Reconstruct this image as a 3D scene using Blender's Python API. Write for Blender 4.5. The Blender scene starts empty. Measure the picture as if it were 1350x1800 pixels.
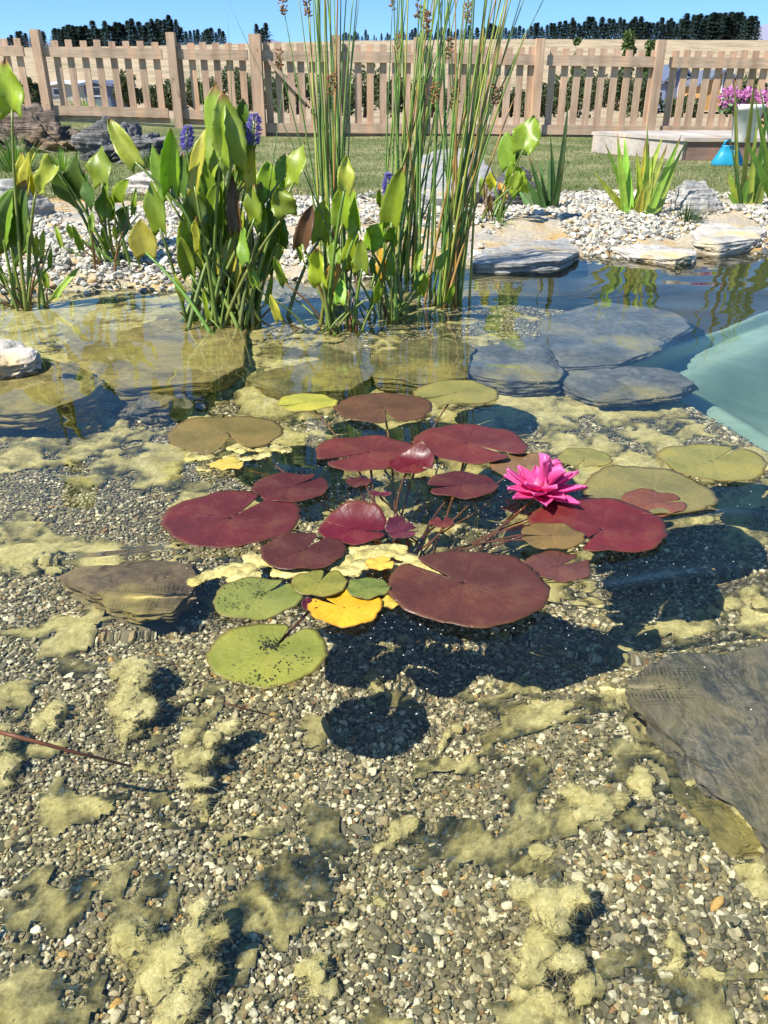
import bpy, bmesh, math, random
import numpy as np
from mathutils import Vector, Matrix, Quaternion
R = math.radians
rnd = random.Random(7)
C = bpy.context.scene
COL = C.collection

# ------------------------------------------------------------------ camera, light, sky
FP = 1450.0; CH = 0.72; PITCH = R(27.3)
cam = bpy.data.cameras.new('camera'); co = bpy.data.objects.new('camera', cam); COL.objects.link(co); C.camera = co
co.location = (0, 0, CH); co.rotation_euler = (R(90) - PITCH, 0, 0)
cam.sensor_fit = 'VERTICAL'; cam.sensor_height = 36; cam.lens = 36 * FP / 1800
cam.clip_start = 0.02; cam.clip_end = 5000
SUN_EL = R(52); SUN_AZ = math.atan2(-.84, -.50)
sdir = Vector((math.sin(SUN_AZ) * math.cos(SUN_EL), math.cos(SUN_AZ) * math.cos(SUN_EL), math.sin(SUN_EL)))
L = bpy.data.lights.new('sun', 'SUN'); L.energy = 5.0; L.angle = R(.5); L.color = (1, .96, .88); L.cycles.is_caustics_light = True
lo = bpy.data.objects.new('sun', L); COL.objects.link(lo); lo.rotation_euler = sdir.to_track_quat('Z', 'Y').to_euler(); lo.location = sdir * 20
W = bpy.data.worlds.new('World'); C.world = W; W.use_nodes = True
wn = W.node_tree
sk = wn.nodes.new('ShaderNodeTexSky'); sk.sky_type = 'NISHITA'; sk.sun_disc = False; sk.sun_elevation = SUN_EL; sk.sun_rotation = SUN_AZ
sk.air_density = 1.0; sk.dust_density = 0.2; sk.ozone_density = 1.6; sk.altitude = 600
tc = wn.nodes.new('ShaderNodeTexCoord'); vm = wn.nodes.new('ShaderNodeVectorMath'); vm.operation = 'MULTIPLY_ADD'; vm.inputs[1].default_value = (1, 1, 1.25); vm.inputs[2].default_value = (0, 0, .13)
wn.links.new(tc.outputs['Generated'], vm.inputs[0]); wn.links.new(vm.outputs[0], sk.inputs[0])
hs = wn.nodes.new('ShaderNodeHueSaturation'); hs.inputs['Saturation'].default_value = 1.25; wn.links.new(sk.outputs[0], hs.inputs['Color']); wn.links.new(hs.outputs[0], wn.nodes['Background'].inputs[0]); wn.nodes['Background'].inputs[1].default_value = .135
C.view_settings.view_transform = 'Standard'; C.view_settings.look = 'None'; C.view_settings.exposure = 0.86; C.view_settings.gamma = 1
C.render.engine = 'CYCLES'
C.cycles.max_bounces = 12; C.cycles.transmission_bounces = 8; C.cycles.transparent_max_bounces = 48; C.cycles.diffuse_bounces = 3
C.cycles.use_denoising = True; C.cycles.caustics_refractive = True; C.cycles.caustics_reflective = False; C.cycles.sample_clamp_indirect = 6

# ------------------------------------------------------------------ picture to world
def ray(px, py):
    x = (px - 675) / FP; y = (900 - py) / FP
    return Vector((x, math.cos(PITCH) + y * math.sin(PITCH), -math.sin(PITCH) + y * math.cos(PITCH))).normalized()
def at(px, py, z=0.0):
    d = ray(px, py); t = (z - CH) / d.z
    return Vector((d.x * t, d.y * t, z))
def atY(px, py, Y):
    d = ray(px, py); t = Y / d.y
    return Vector((d.x * t, Y, CH + d.z * t))
def uw(px, py, z):                                   # where a point seen through the water really lies
    a = at(px, py, 0); d = ray(px, py); h = math.hypot(d.x, d.y); s = h / 1.333; c = math.sqrt(1 - s * s); t = -z / c * s
    return Vector((a.x + d.x / h * t, a.y + d.y / h * t, z))

# ------------------------------------------------------------------ noise
def _h(ix, iy, iz, seed):
    n = (ix * 374761393 + iy * 668265263 + iz * 2147483647 + seed * 974634777) & 0xffffffff
    n = ((n ^ (n >> 13)) * 1274126177) & 0xffffffff
    return ((n ^ (n >> 16)) & 0xffff) / 32767.5 - 1
def vn(p, seed=0):
    p = np.asarray(p, float); i = np.floor(p).astype(np.int64); f = p - i; f = f * f * f * (f * (f * 6 - 15) + 10)
    r = 0
    for a in (0, 1):
        for b in (0, 1):
            for c in (0, 1):
                w = (f[:, 0] if a else 1 - f[:, 0]) * (f[:, 1] if b else 1 - f[:, 1]) * (f[:, 2] if c else 1 - f[:, 2])
                r = r + w * _h(i[:, 0] + a, i[:, 1] + b, i[:, 2] + c, seed)
    return r
def fbm(p, o=4, seed=0):
    p = np.asarray(p, float); r = 0; a = 1.
    for k in range(o): r = r + a * vn(p * 2 ** k + 17.3 * k, seed + k); a *= .5
    return r
def fb2(x, y, o=4, seed=0): return fbm(np.stack([x, y, np.zeros_like(x) + .37], 1), o, seed)
def sstep(a, b, x): t = np.clip((x - a) / (b - a), 0, 1); return t * t * (3 - 2 * t)

# ------------------------------------------------------------------ object helpers
def tag(o, label=None, cat=None, group=None, kind=None):
    if label: o['label'] = label
    if cat: o['category'] = cat
    if group: o['group'] = group
    if kind: o['kind'] = kind
    return o
def meshobj(name, verts, faces, mat=None, parent=None, smooth=True, caus=False, loc=None):
    me = bpy.data.meshes.new(name)
    v = np.asarray(verts, np.float32)
    if isinstance(faces, np.ndarray):
        k = faces.shape[1]; n = len(faces)
        me.vertices.add(len(v)); me.vertices.foreach_set('co', v.ravel())
        me.loops.add(n * k); me.loops.foreach_set('vertex_index', faces.astype(np.int32).ravel())
        me.polygons.add(n); me.polygons.foreach_set('loop_start', np.arange(0, n * k, k, dtype=np.int32))
        me.update(calc_edges=True)
    else:
        me.from_pydata(v.tolist(), [], faces)
    if smooth: me.polygons.foreach_set('use_smooth', np.ones(len(me.polygons), bool))
    if mat:
        for m in (mat if isinstance(mat, (list, tuple)) else [mat]): me.materials.append(m)
    o = bpy.data.objects.new(name, me); COL.objects.link(o)
    if parent: o.parent = parent
    if loc is not None: o.location = loc
    if caus: o.cycles.is_caustics_receiver = True
    return o
def empty(name, loc=(0, 0, 0), rz=0):
    o = bpy.data.objects.new(name, None); COL.objects.link(o); o.location = loc; o.rotation_euler = (0, 0, rz); o.empty_display_size = .05
    return o
class MB:
    def __init__(s): s.v = []; s.f = []
    def add(s, v, f):
        n = len(s.v); s.v += [tuple(x) for x in v]; s.f += [tuple(i + n for i in q) for q in f]; return s
    def box(s, a, b):
        (x0, y0, z0), (x1, y1, z1) = a, b
        return s.add([(x0, y0, z0), (x1, y0, z0), (x1, y1, z0), (x0, y1, z0), (x0, y0, z1), (x1, y0, z1), (x1, y1, z1), (x0, y1, z1)],
                     [(0, 3, 2, 1), (4, 5, 6, 7), (0, 1, 5, 4), (1, 2, 6, 5), (2, 3, 7, 6), (3, 0, 4, 7)])
    def bar(s, p, q, w, d, up=Vector((0, 0, 1))):
        p = Vector(p); q = Vector(q); a = (q - p).normalized(); u = a.cross(up)
        if u.length < 1e-3: u = a.cross(Vector((0, 1, 0)))
        u.normalize(); n = a.cross(u).normalized(); v = []
        for c in (p, q):
            for i, j in ((-1, -1), (1, -1), (1, 1), (-1, 1)): v.append(c + u * (i * w / 2) + n * (j * d / 2))
        return s.add(v, [(0, 3, 2, 1), (4, 5, 6, 7), (0, 1, 5, 4), (1, 2, 6, 5), (2, 3, 7, 6), (3, 0, 4, 7)])
    def tube(s, pts, rad, n=6, cap=True):
        pts = [Vector(p) for p in pts]; v = []; f = []; ref = Vector((.31, .2, .93)).normalized()
        for i, p in enumerate(pts):
            t = (pts[min(i + 1, len(pts) - 1)] - pts[max(i - 1, 0)]).normalized()
            u = t.cross(Vector((0, 1, 0)))
            if u.length < .1: u = t.cross(ref)
            u.normalize(); w = t.cross(u); r = rad(i / (len(pts) - 1)) if callable(rad) else rad
            for k in range(n): a = 2 * math.pi * k / n; v.append(p + (u * math.cos(a) + w * math.sin(a)) * r)
        for i in range(len(pts) - 1):
            for k in range(n): f.append((i * n + k, i * n + (k + 1) % n, (i + 1) * n + (k + 1) % n, (i + 1) * n + k))
        if cap: f.append(tuple(range(n))[::-1]); f.append(tuple(range((len(pts) - 1) * n, len(pts) * n)))
        return s.add(v, f)
    def build(s, name, mat=None, parent=None, smooth=False, caus=False):
        return meshobj(name, s.v, s.f, mat, parent, smooth, caus)
def bez(p, q, r, n=8):
    return [(1 - t) ** 2 * p + 2 * t * (1 - t) * q + t * t * r for t in [i / n for i in range(n + 1)]]
def gridmesh(xs, ys, fz):
    X, Y = np.meshgrid(xs, ys); x = X.ravel(); y = Y.ravel(); z = fz(x, y); nx = len(xs); ny = len(ys)
    i = (np.arange(ny - 1)[:, None] * nx + np.arange(nx - 1)[None, :]).ravel()
    return np.stack([x, y, z], 1), np.stack([i, i + 1, i + 1 + nx, i + nx], 1)

# ------------------------------------------------------------------ materials
class NT:
    def __init__(s, name):
        s.m = bpy.data.materials.new(name); s.m.use_nodes = True; s.t = s.m.node_tree; s.b = s.t.nodes['Principled BSDF']; s.out = s.t.nodes['Material Output']
    def n(s, typ, **kw):
        x = s.t.nodes.new('ShaderNode' + typ)
        for k, v in kw.items():
            if k.startswith('i_'):
                k = k[2:]; x.inputs[int(k) if k.isdigit() else k.replace('_', ' ')].default_value = v
            else: setattr(x, k, v)
        return x
    def l(s, a, b): s.t.links.new(a, b)
    def co(s, kind='Object', scale=(1, 1, 1)):
        c = s.n('TexCoord'); m = s.n('Mapping'); m.inputs['Scale'].default_value = scale; s.l(c.outputs[kind], m.inputs[0]); return m.outputs[0]
    def noise(s, v, sc, det=4, rough=.55, dist=0):
        x = s.n('TexNoise'); x.inputs['Scale'].default_value = sc; x.inputs['Detail'].default_value = det; x.inputs['Roughness'].default_value = rough; x.inputs['Distortion'].default_value = dist
        if v is not None: s.l(v, x.inputs['Vector'])
        return x.outputs['Fac']
    def ramp(s, f, stops, interp='LINEAR'):
        x = s.n('ValToRGB'); cr = x.color_ramp; cr.interpolation = interp
        while len(cr.elements) < len(stops): cr.elements.new(.5)
        for e, (p, c) in zip(cr.elements, stops): e.position = p; e.color = (*c, 1) if len(c) == 3 else c
        s.l(f, x.inputs[0]); return x.outputs[0]
    def mix(s, f, a, b, mode='MIX'):
        x = s.n('Mix', data_type='RGBA', blend_type=mode)
        for i, v in ((0, f), (6, a), (7, b)):
            if isinstance(v, (int, float)): x.inputs[i].default_value = v
            elif isinstance(v, tuple): x.inputs[i].default_value = (*v, 1)
            else: s.l(v, x.inputs[i])
        return x.outputs[2]
    def math(s, op, a, b=None, clamp=False):
        x = s.n('Math', operation=op, use_clamp=clamp)
        for i, v in ((0, a), (1, b)):
            if v is None: continue
            if isinstance(v, (int, float)): x.inputs[i].default_value = v
            else: s.l(v, x.inputs[i])
        return x.outputs[0]
    def bump(s, h, strength=.5, dist=.01):
        x = s.n('Bump'); x.inputs['Strength'].default_value = strength; x.inputs['Distance'].default_value = dist; s.l(h, x.inputs['Height']); s.l(x.outputs[0], s.b.inputs['Normal']); return x.outputs[0]
    def base(s, c, rough=.7, spec=None):
        if isinstance(c, tuple): s.b.inputs['Base Color'].default_value = (*c, 1)
        else: s.l(c, s.b.inputs['Base Color'])
        s.b.inputs['Roughness'].default_value = rough
        if spec is not None: s.b.inputs['Specular IOR Level'].default_value = spec
        return s
    def translucent(s, col, fac=.4):
        tr = s.n('BsdfTranslucent')
        if isinstance(col, tuple): tr.inputs[0].default_value = (*col, 1)
        else: s.l(col, tr.inputs[0])
        mx = s.n('MixShader'); mx.inputs[0].default_value = fac
        s.l(s.b.outputs[0], mx.inputs[1]); s.l(tr.outputs[0], mx.inputs[2]); s.l(mx.outputs[0], s.out.inputs[0]); return s

def plain(name, c, rough=.6, var=.25, sc=8, bump=0):
    t = NT(name); f = t.noise(t.co(), sc, 5)
    a = tuple(x * (1 - var) for x in c); b = tuple(min(1, x * (1 + var)) for x in c)
    t.base(t.ramp(f, [(.3, a), (.7, b)]), rough)
    if bump: t.bump(f, .6, bump)
    return t.m

def mat_pebble(name, stops, silt_or_dim=None):
    t = NT(name); a = t.n('Attribute', attribute_type='INSTANCER', attribute_name='tone')
    c = t.ramp(a.outputs['Fac'], stops, 'CONSTANT')
    a2 = t.n('Attribute', attribute_type='INSTANCER', attribute_name='tone2')
    c = t.mix(1, c, t.ramp(a2.outputs['Fac'], [(0, (.82, .82, .78)), (1, (1.42, 1.36, 1.18))]), 'MULTIPLY')
    f = t.noise(t.co(), 1.6, 4, .65); c = t.mix(1, c, t.ramp(f, [(.3, (.72, .72, .72)), (.7, (1.2, 1.2, 1.2))]), 'MULTIPLY')
    if silt_or_dim:
        gp = t.n('NewGeometry'); sf = t.ramp(t.noise(gp.outputs['Position'], 7, 6, .65), [(.35, (.03,) * 3), (.68, (.50,) * 3)]); c = t.mix(sf, c, t.mix(.45, silt_or_dim, t.mix(1, c, (1.3, 1.2, .7), 'MULTIPLY')))
    t.base(c, .6); t.bump(f, .3, .2); return t.m
M_pebble = mat_pebble('pond_pebbles', [(0, (.075, .08, .065)), (.08, (.14, .14, .115)), (.22, (.22, .21, .165)), (.38, (.31, .28, .21)), (.50, (.20, .205, .165)), (.58, (.38, .32, .21)), (.67, (.48, .44, .34)), (.745, (.32, .18, .10)), (.76, (.62, .41, .16)), (.77, (.64, .61, .50)), (.86, (.92, .90, .78))], (.40, .35, .16))
M_shore = mat_pebble('shore_pebbles', [(0, (.10, .10, .095)), (.06, (.25, .245, .23)), (.2, (.37, .36, .33)), (.45, (.46, .44, .39)), (.7, (.54, .51, .45)), (.84, (.44, .33, .19)), (.92, (.68, .66, .60))])

def mat_bed():
    t = NT('pond_bed'); v = t.co()
    f = t.noise(v, 3.2, 5); g = t.noise(v, 60, 4, .7)
    c = t.ramp(f, [(.3, (.20, .18, .11)), (.5, (.32, .29, .16)), (.7, (.44, .39, .20))])
    c = t.mix(1, c, t.ramp(g, [(.3, (.55, .55, .5)), (.7, (1.35, 1.3, 1.25))]), 'MULTIPLY')
    # dry sandy gravel above the water line
    s = t.n('SeparateXYZ'); t.l(v, s.inputs[0])
    dry = t.math('MULTIPLY', t.math('SUBTRACT', s.outputs[2], -.003), 40, True)
    d = t.ramp(t.noise(v, 4, 5), [(.35, (.34, .31, .26)), (.5, (.44, .36, .24)), (.62, (.46, .30, .11))])
    d = t.mix(1, d, t.ramp(g, [(.3, (.6, .6, .6)), (.7, (1.2, 1.2, 1.2))]), 'MULTIPLY')
    silt_or_dim = t.math('MULTIPLY', t.math('MULTIPLY', t.math('SUBTRACT', s.outputs[0], .45), 3, True), t.math('MULTIPLY', t.math('SUBTRACT', s.outputs[1], 2.75), 3, True)); c = t.mix(silt_or_dim, c, t.mix(1, c, (.18, .19, .19), 'MULTIPLY'))  # bed colour darkened at far right so the sky reflection stands out
    t.base(t.mix(dry, c, d), .85); t.bump(g, .8, .008); return t.m
M_bed = mat_bed()
def mat_algae(name, c0, c1, edge=True, soft=True):
    t = NT(name); v = t.co()
    f = t.noise(v, 14, 5, .6, .3); g = t.noise(v, 120, 5, .75)
    c = t.ramp(f, [(.3, c0), (.7, c1)]); c = t.mix(1, c, t.ramp(g, [(.3, (.6, .6, .52)), (.7, (1.25, 1.25, 1.2))]), 'MULTIPLY')
    t.base(c, .9, .1)
    t.b.inputs['Sheen Weight'].default_value = .3; t.b.inputs['Sheen Tint'].default_value = (.8, .75, .4, 1)
    tr = t.n('BsdfTranslucent'); t.l(c, tr.inputs[0]); mx = t.n('MixShader'); mx.inputs[0].default_value = .12
    t.l(t.b.outputs[0], mx.inputs[1]); t.l(tr.outputs[0], mx.inputs[2]); sh = mx.outputs[0]
    if soft:
        at_ = t.n('Attribute', attribute_name='soft'); nz = t.math('MULTIPLY', t.math('SUBTRACT', t.noise(v, 190, 6, .75), .5), 3.0); a = t.math('MULTIPLY', t.math('ADD', at_.outputs['Fac'], t.math('MULTIPLY', nz, t.math('MULTIPLY', at_.outputs['Fac'], t.math('SUBTRACT', 1.25, at_.outputs['Fac'])))), 1.0, True)
        tp = t.n('BsdfTransparent'); m2 = t.n('MixShader'); t.l(a, m2.inputs[0]); t.l(tp.outputs[0], m2.inputs[1]); t.l(sh, m2.inputs[2]); sh = m2.outputs[0]
    if edge:
        lw = t.n('LayerWeight'); lw.inputs[0].default_value = .5
        a = t.math('SUBTRACT', 1.0, lw.outputs['Facing']); a = t.math('MULTIPLY', a, 2.1); a = t.math('ADD', a, t.math('MULTIPLY', t.math('SUBTRACT', t.noise(v, 170, 6, .78), .5), 2.4)); a = t.math('SUBTRACT', a, .25)
        a = t.math('MULTIPLY', a, 1.0, True)
        tp = t.n('BsdfTransparent'); m2 = t.n('MixShader'); t.l(a, m2.inputs[0]); t.l(tp.outputs[0], m2.inputs[1]); t.l(sh, m2.inputs[2]); sh = m2.outputs[0]
    t.l(sh, t.out.inputs[0]); return t.m
M_algae = mat_algae('algae_clump', (.58, .51, .22), (.93, .86, .52), True, False)
M_film = mat_algae('algae_film', (.50, .44, .18), (.86, .78, .42), False)
M_float = mat_algae('algae_floating', (.50, .40, .12), (.74, .64, .30), True, False)

def mat_rock(name, cols, sc=1.0, strata=(1, 1, 5), algae=0, bump=.01):
    t = NT(name); v = t.co('Object', strata)
    f = t.noise(v, 4 * sc, 8, .62, .4); g = t.noise(t.co(), 26 * sc, 6, .7); st = t.noise(t.co('Object', (1.5, 4, 30)), 2.2 * sc, 6, .6, .5)
    c = t.ramp(f, [(.3, cols[0]), (.5, cols[1]), (.68, cols[2])])
    c = t.mix(1, c, t.ramp(g, [(.3, (.6, .6, .6)), (.7, (1.3, 1.3, 1.3))]), 'MULTIPLY')
    c = t.mix(.6, c, t.ramp(st, [(.38, (.55, .55, .55)), (.5, (1.1, 1.1, 1.1)), (.62, (.8, .8, .8))]), 'MULTIPLY')
    if len(cols) > 3: c = t.mix(t.ramp(t.noise(t.co(), 3.3, 4), [(.52, (0, 0, 0)), (.66, (1, 1, 1))]), c, cols[3])
    if algae:
        c = t.mix(t.ramp(t.noise(t.co(), 2.6, 6, .65), [(.62 - algae, (0, 0, 0)), (.75 - algae * .8, (1, 1, 1))]), c, (.40, .33, .09))
    t.base(c, .75); h = t.math('ADD', t.math('MULTIPLY', g, .6), st); t.bump(h, .9, bump); return t.m
M_slate = mat_rock('grey_schist', [(.22, .215, .20), (.33, .32, .29), (.42, .39, .33), (.36, .27, .15)])
M_pale = mat_rock('pale_stone', [(.36, .33, .27), (.47, .43, .37), (.55, .50, .42), (.52, .38, .18)])
M_brown = mat_rock('brown_rock', [(.025, .02, .017), (.14, .10, .07), (.42, .33, .24), (.25, .17, .09)], 1, (1, 1, 3.5), 0, .04)
M_dark = mat_rock('dark_rock', [(.05, .05, .05), (.13, .125, .12), (.30, .28, .25)], 1, (1, 1, 3.5), 0, .04)
def mat_bigslate():
    t = NT('streaked_slate'); v = t.n('Mapping'); v.inputs['Rotation'].default_value = (0, 0, R(58)); v.inputs['Scale'].default_value = (5, 1.9, 4); tcn = t.n('TexCoord'); t.l(tcn.outputs['Object'], v.inputs[0])
    f = t.noise(v.outputs[0], 3.5, 9, .68, .8); g = t.noise(t.co(), 40, 6, .7); big = t.noise(t.co(), 5, 5, .6)
    c = t.ramp(f, [(.28, (.03, .035, .04)), (.40, (.09, .105, .11)), (.50, (.24, .22, .18)), (.57, (.07, .08, .085)), (.68, (.38, .36, .31))])
    c = t.mix(1, c, t.ramp(g, [(.3, (.55, .55, .55)), (.7, (1.4, 1.38, 1.35))]), 'MULTIPLY'); c = t.mix(t.ramp(big, [(.5, (0, 0, 0)), (.68, (.6, .6, .6))]), c, (.24, .18, .10))
    vn_ = t.noise(v.outputs[0], 1.3, 7, .7, 1.4); c = t.mix(t.ramp(vn_, [(.493, (0, 0, 0)), (.5, (.55, .55, .55)), (.507, (0, 0, 0))]), c, (.50, .44, .34))
    c = t.mix(t.ramp(t.noise(t.co(), 8, 7, .7), [(.45, (0, 0, 0)), (.70, (.8, .8, .8))]), c, (.30, .27, .13))
    t.base(c, .7); t.bump(t.math('ADD', f, t.math('MULTIPLY', g, .5)), 1, .015); return t.m
M_wet = mat_bigslate()
M_wetblue = mat_rock('submerged_blue_slate', [(.09, .105, .115), (.17, .185, .19), (.29, .29, .26), (.30, .28, .16)], 1.5, (1, 1, 4), .05)
M_alg_rock = mat_rock('algae_covered_slab', [(.15, .125, .05), (.34, .28, .11), (.52, .43, .18)], 2.2, (1, 1, 4), .12)
M_olive = mat_rock('olive_slab', [(.09, .09, .045), (.18, .17, .075), (.30, .27, .11)], 1.6, (1, 1, 4), .10)
M_rust = mat_rock('rusty_slab', [(.12, .10, .07), (.22, .16, .09), (.30, .24, .14)], 1, (1, 1, 4), .10)

def mat_leaf(name, fac=.45, gloss=.35, vein=120):
    t = NT(name); oi = t.n('ObjectInfo'); v = t.co('UV'); s = t.n('SeparateXYZ'); t.l(v, s.inputs[0])
    st = t.noise(t.co('UV', (vein, 1.5, 1)), 1, 2, .5); bl = t.noise(t.co(), 22, 4, .6)
    c = t.mix(1, oi.outputs['Color'], t.ramp(st, [(.35, (.82, .84, .8)), (.65, (1.12, 1.12, 1.1))]), 'MULTIPLY')
    c = t.mix(1, c, t.ramp(bl, [(.3, (.75, .78, .75)), (.7, (1.2, 1.18, 1.1))]), 'MULTIPLY')
    tipf = t.math('MULTIPLY', t.math('SUBTRACT', t.math('ADD', s.outputs[1], t.math('MULTIPLY', oi.outputs['Random'], .22)), 1.02), 9, True)
    c = t.mix(tipf, c, (.30, .17, .05))
    sp = t.ramp(t.noise(t.co(), 60, 2, .5), [(.70, (0, 0, 0)), (.76, (1, 1, 1))]); c = t.mix(t.math('MULTIPLY', sp, .6), c, (.12, .08, .02))
    t.base(c, gloss, .5); t.bump(st, .25, .002)
    t.translucent(t.mix(1, c, (1.5, 1.6, .7), 'MULTIPLY'), fac); return t.m
M_leaf = mat_leaf('leaf_green', .38); M_blade = mat_leaf('blade_green', .35, .45, 40)
def mat_stem(name):
    t = NT(name); oi = t.n('ObjectInfo'); bl = t.noise(t.co('Object', (1, 1, .25)), 30, 4)
    c = t.mix(1, oi.outputs['Color'], t.ramp(bl, [(.3, (.7, .72, .7)), (.7, (1.25, 1.2, 1.1))]), 'MULTIPLY'); t.base(c, .4); t.translucent(c, .12); return t.m
M_stem = mat_stem('stem')
def mat_pad():
    t = NT('lily_pad'); oi = t.n('ObjectInfo'); v = t.co(); s = t.n('SeparateXYZ'); t.l(v, s.inputs[0])
    ang = t.math('ARCTAN2', s.outputs[1], s.outputs[0]); r = t.math('SQRT', t.math('ADD', t.math('MULTIPLY', s.outputs[0], s.outputs[0]), t.math('MULTIPLY', s.outputs[1], s.outputs[1])))
    uvr = t.n('SeparateXYZ'); t.l(t.co('UV'), uvr.inputs[0]); rr = uvr.outputs[0]
    wob = t.math('MULTIPLY', t.noise(v, 30, 2), .28)
    wv = t.math('ABSOLUTE', t.math('SINE', t.math('MULTIPLY', t.math('ADD', ang, wob), 11)))
    vein = t.math('MULTIPLY', t.ramp(wv, [(0, (1, 1, 1)), (.16, (0, 0, 0))]), t.math('SUBTRACT', .75, t.math('MULTIPLY', rr, .55)))
    bl = t.noise(v, 9, 5, .6); fine = t.noise(v, 130, 3, .6)
    c = t.mix(1, oi.outputs['Color'], t.ramp(bl, [(.25, (.60, .66, .60)), (.5, (1, 1, 1)), (.75, (1.45, 1.30, 1.15))]), 'MULTIPLY')
    c = t.mix(1, c, t.ramp(fine, [(.3, (.88, .88, .88)), (.7, (1.12, 1.12, 1.12))]), 'MULTIPLY')
    c = t.mix(t.ramp(t.noise(t.co('Object'), 17, 4, .65), [(.5, (0, 0, 0)), (.72, (.45, .45, .45))]), c, t.mix(.5, c, (.16, .12, .045)))
    c = t.mix(t.math('MULTIPLY', vein, .5), c, t.mix(1, c, (1.9, 1.7, 1.4), 'MULTIPLY'))
    edge = t.ramp(t.math('ADD', rr, t.math('MULTIPLY', t.math('SUBTRACT', bl, .5), .10)), [(.93, (0, 0, 0)), (.985, (1, 1, 1))]); c = t.mix(t.math('MULTIPLY', edge, .7), c, t.mix(.5, t.mix(1, c, (.5, .42, .4), 'MULTIPLY'), (.16, .08, .03)))
    sp = t.ramp(t.noise(v, 75, 2, .5, .3), [(.735, (0, 0, 0)), (.76, (1, 1, 1))]); c = t.mix(t.math('MULTIPLY', sp, .75), c, (.05, .03, .015))
    dust = t.ramp(t.noise(v, 210, 2, .4), [(.77, (0, 0, 0)), (.80, (1, 1, 1))]); c = t.mix(t.math('MULTIPLY', dust, .5), c, (.55, .5, .45))
    t.base(c, .42, .26); t.b.inputs['Coat Weight'].default_value = .05; t.b.inputs['Coat Roughness'].default_value = .22
    t.bump(t.math('ADD', t.math('MULTIPLY', vein, -1.0), t.math('MULTIPLY', bl, 2.2)), .5, .004)
    t.translucent(c, .12); return t.m
M_pad = mat_pad()
def mat_petal():
    t = NT('petal'); s = t.n('SeparateXYZ'); t.l(t.co('UV'), s.inputs[0]); st = t.noise(t.co('UV', (2, 30, 1)), 1, 3)
    c = t.ramp(s.outputs[0], [(0, (.90, .45, .60)), (.35, (.78, .075, .30)), (1, (.84, .16, .42))])
    c = t.mix(1, c, t.ramp(st, [(.3, (.8, .7, .8)), (.7, (1.15, 1.3, 1.2))]), 'MULTIPLY'); t.base(c, .45); t.translucent((.95, .12, .45), .4); return t.m
M_petal = mat_petal()
def mat_wood(name, a, b, axis=(14, 14, 1.1)):
    t = NT(name); v = t.co('Object', axis); f = t.noise(v, 2.5, 6, .6, .6); g = t.noise(t.co(), 1.7, 3)
    c = t.ramp(f, [(.3, a), (.7, b)]); c = t.mix(1, c, t.ramp(g, [(.3, (.80, .78, .76)), (.7, (1.15, 1.15, 1.15))]), 'MULTIPLY')
    bd = t.noise(t.co('Object', (6.2, .01, .01)), 1, 1, .3); c = t.mix(1, c, t.ramp(bd, [(.3, (.74, .70, .66)), (.5, (1, 1, 1)), (.7, (1.22, 1.08, .94))]), 'MULTIPLY')
    kn = t.noise(t.co('Object', (9, 9, 4)), 2.2, 2, .4); c = t.mix(t.ramp(kn, [(.70, (0, 0, 0)), (.76, (.7, .7, .7))]), c, (.16, .09, .05))
    t.base(c, .8); t.bump(f, .4, .004); return t.m
M_fence = mat_wood('fence_timber', (.36, .235, .15), (.56, .395, .27)); M_fence_h = mat_wood('rail_timber', (.36, .245, .16), (.55, .40, .28), (1.1, 14, 14))
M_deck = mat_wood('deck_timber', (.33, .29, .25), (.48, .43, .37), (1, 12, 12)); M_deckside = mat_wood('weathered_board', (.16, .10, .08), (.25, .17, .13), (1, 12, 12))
def mat_ground():
    t = NT('ground'); v = t.co(); s = t.n('SeparateXYZ'); t.l(v, s.inputs[0])
    f = t.noise(v, 1.3, 6, .65); g = t.noise(v, 24, 5, .7)
    lawn = t.ramp(f, [(.28, (.075, .10, .03)), (.5, (.15, .165, .06)), (.66, (.29, .26, .14))])
    lawn = t.mix(1, lawn, t.ramp(g, [(.3, (.6, .6, .6)), (.7, (1.3, 1.3, 1.3))]), 'MULTIPLY')
    dry = t.ramp(t.noise(v, .16, 9, .72), [(.3, (.17, .14, .07)), (.42, (.25, .20, .12)), (.5, (.34, .26, .16)), (.62, (.40, .31, .20)), (.70, (.12, .12, .06))])
    far = t.math('MULTIPLY', t.math('SUBTRACT', s.outputs[1], 13.6), .8, True)
    t.base(t.mix(far, lawn, dry), .95, .2); t.bump(g, .6, .02); return t.m
M_ground = mat_ground()
def mat_liner():
    t = NT('pool_liner'); v = t.co(); f = t.noise(v, 2.2, 5, .6); g = t.noise(v, 14, 4, .7)
    c = t.ramp(f, [(.3, (.24, .40, .34)), (.7, (.36, .52, .44))]); c = t.mix(t.ramp(g, [(.55, (0, 0, 0)), (.75, (.5, .5, .5))]), c, (.30, .42, .26)); t.base(c, .6); t.bump(f, .4, .02); return t.m
M_liner = mat_liner()
t = NT('water'); t.t.nodes.remove(t.b); gl = t.n('BsdfGlass'); gl.inputs['IOR'].default_value = 1.333; gl.inputs['Roughness'].default_value = 0; gl.inputs['Color'].default_value = (1.0, .985, .90, 1); t.l(gl.outputs[0], t.out.inputs[0]); M_water = t.m

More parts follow.
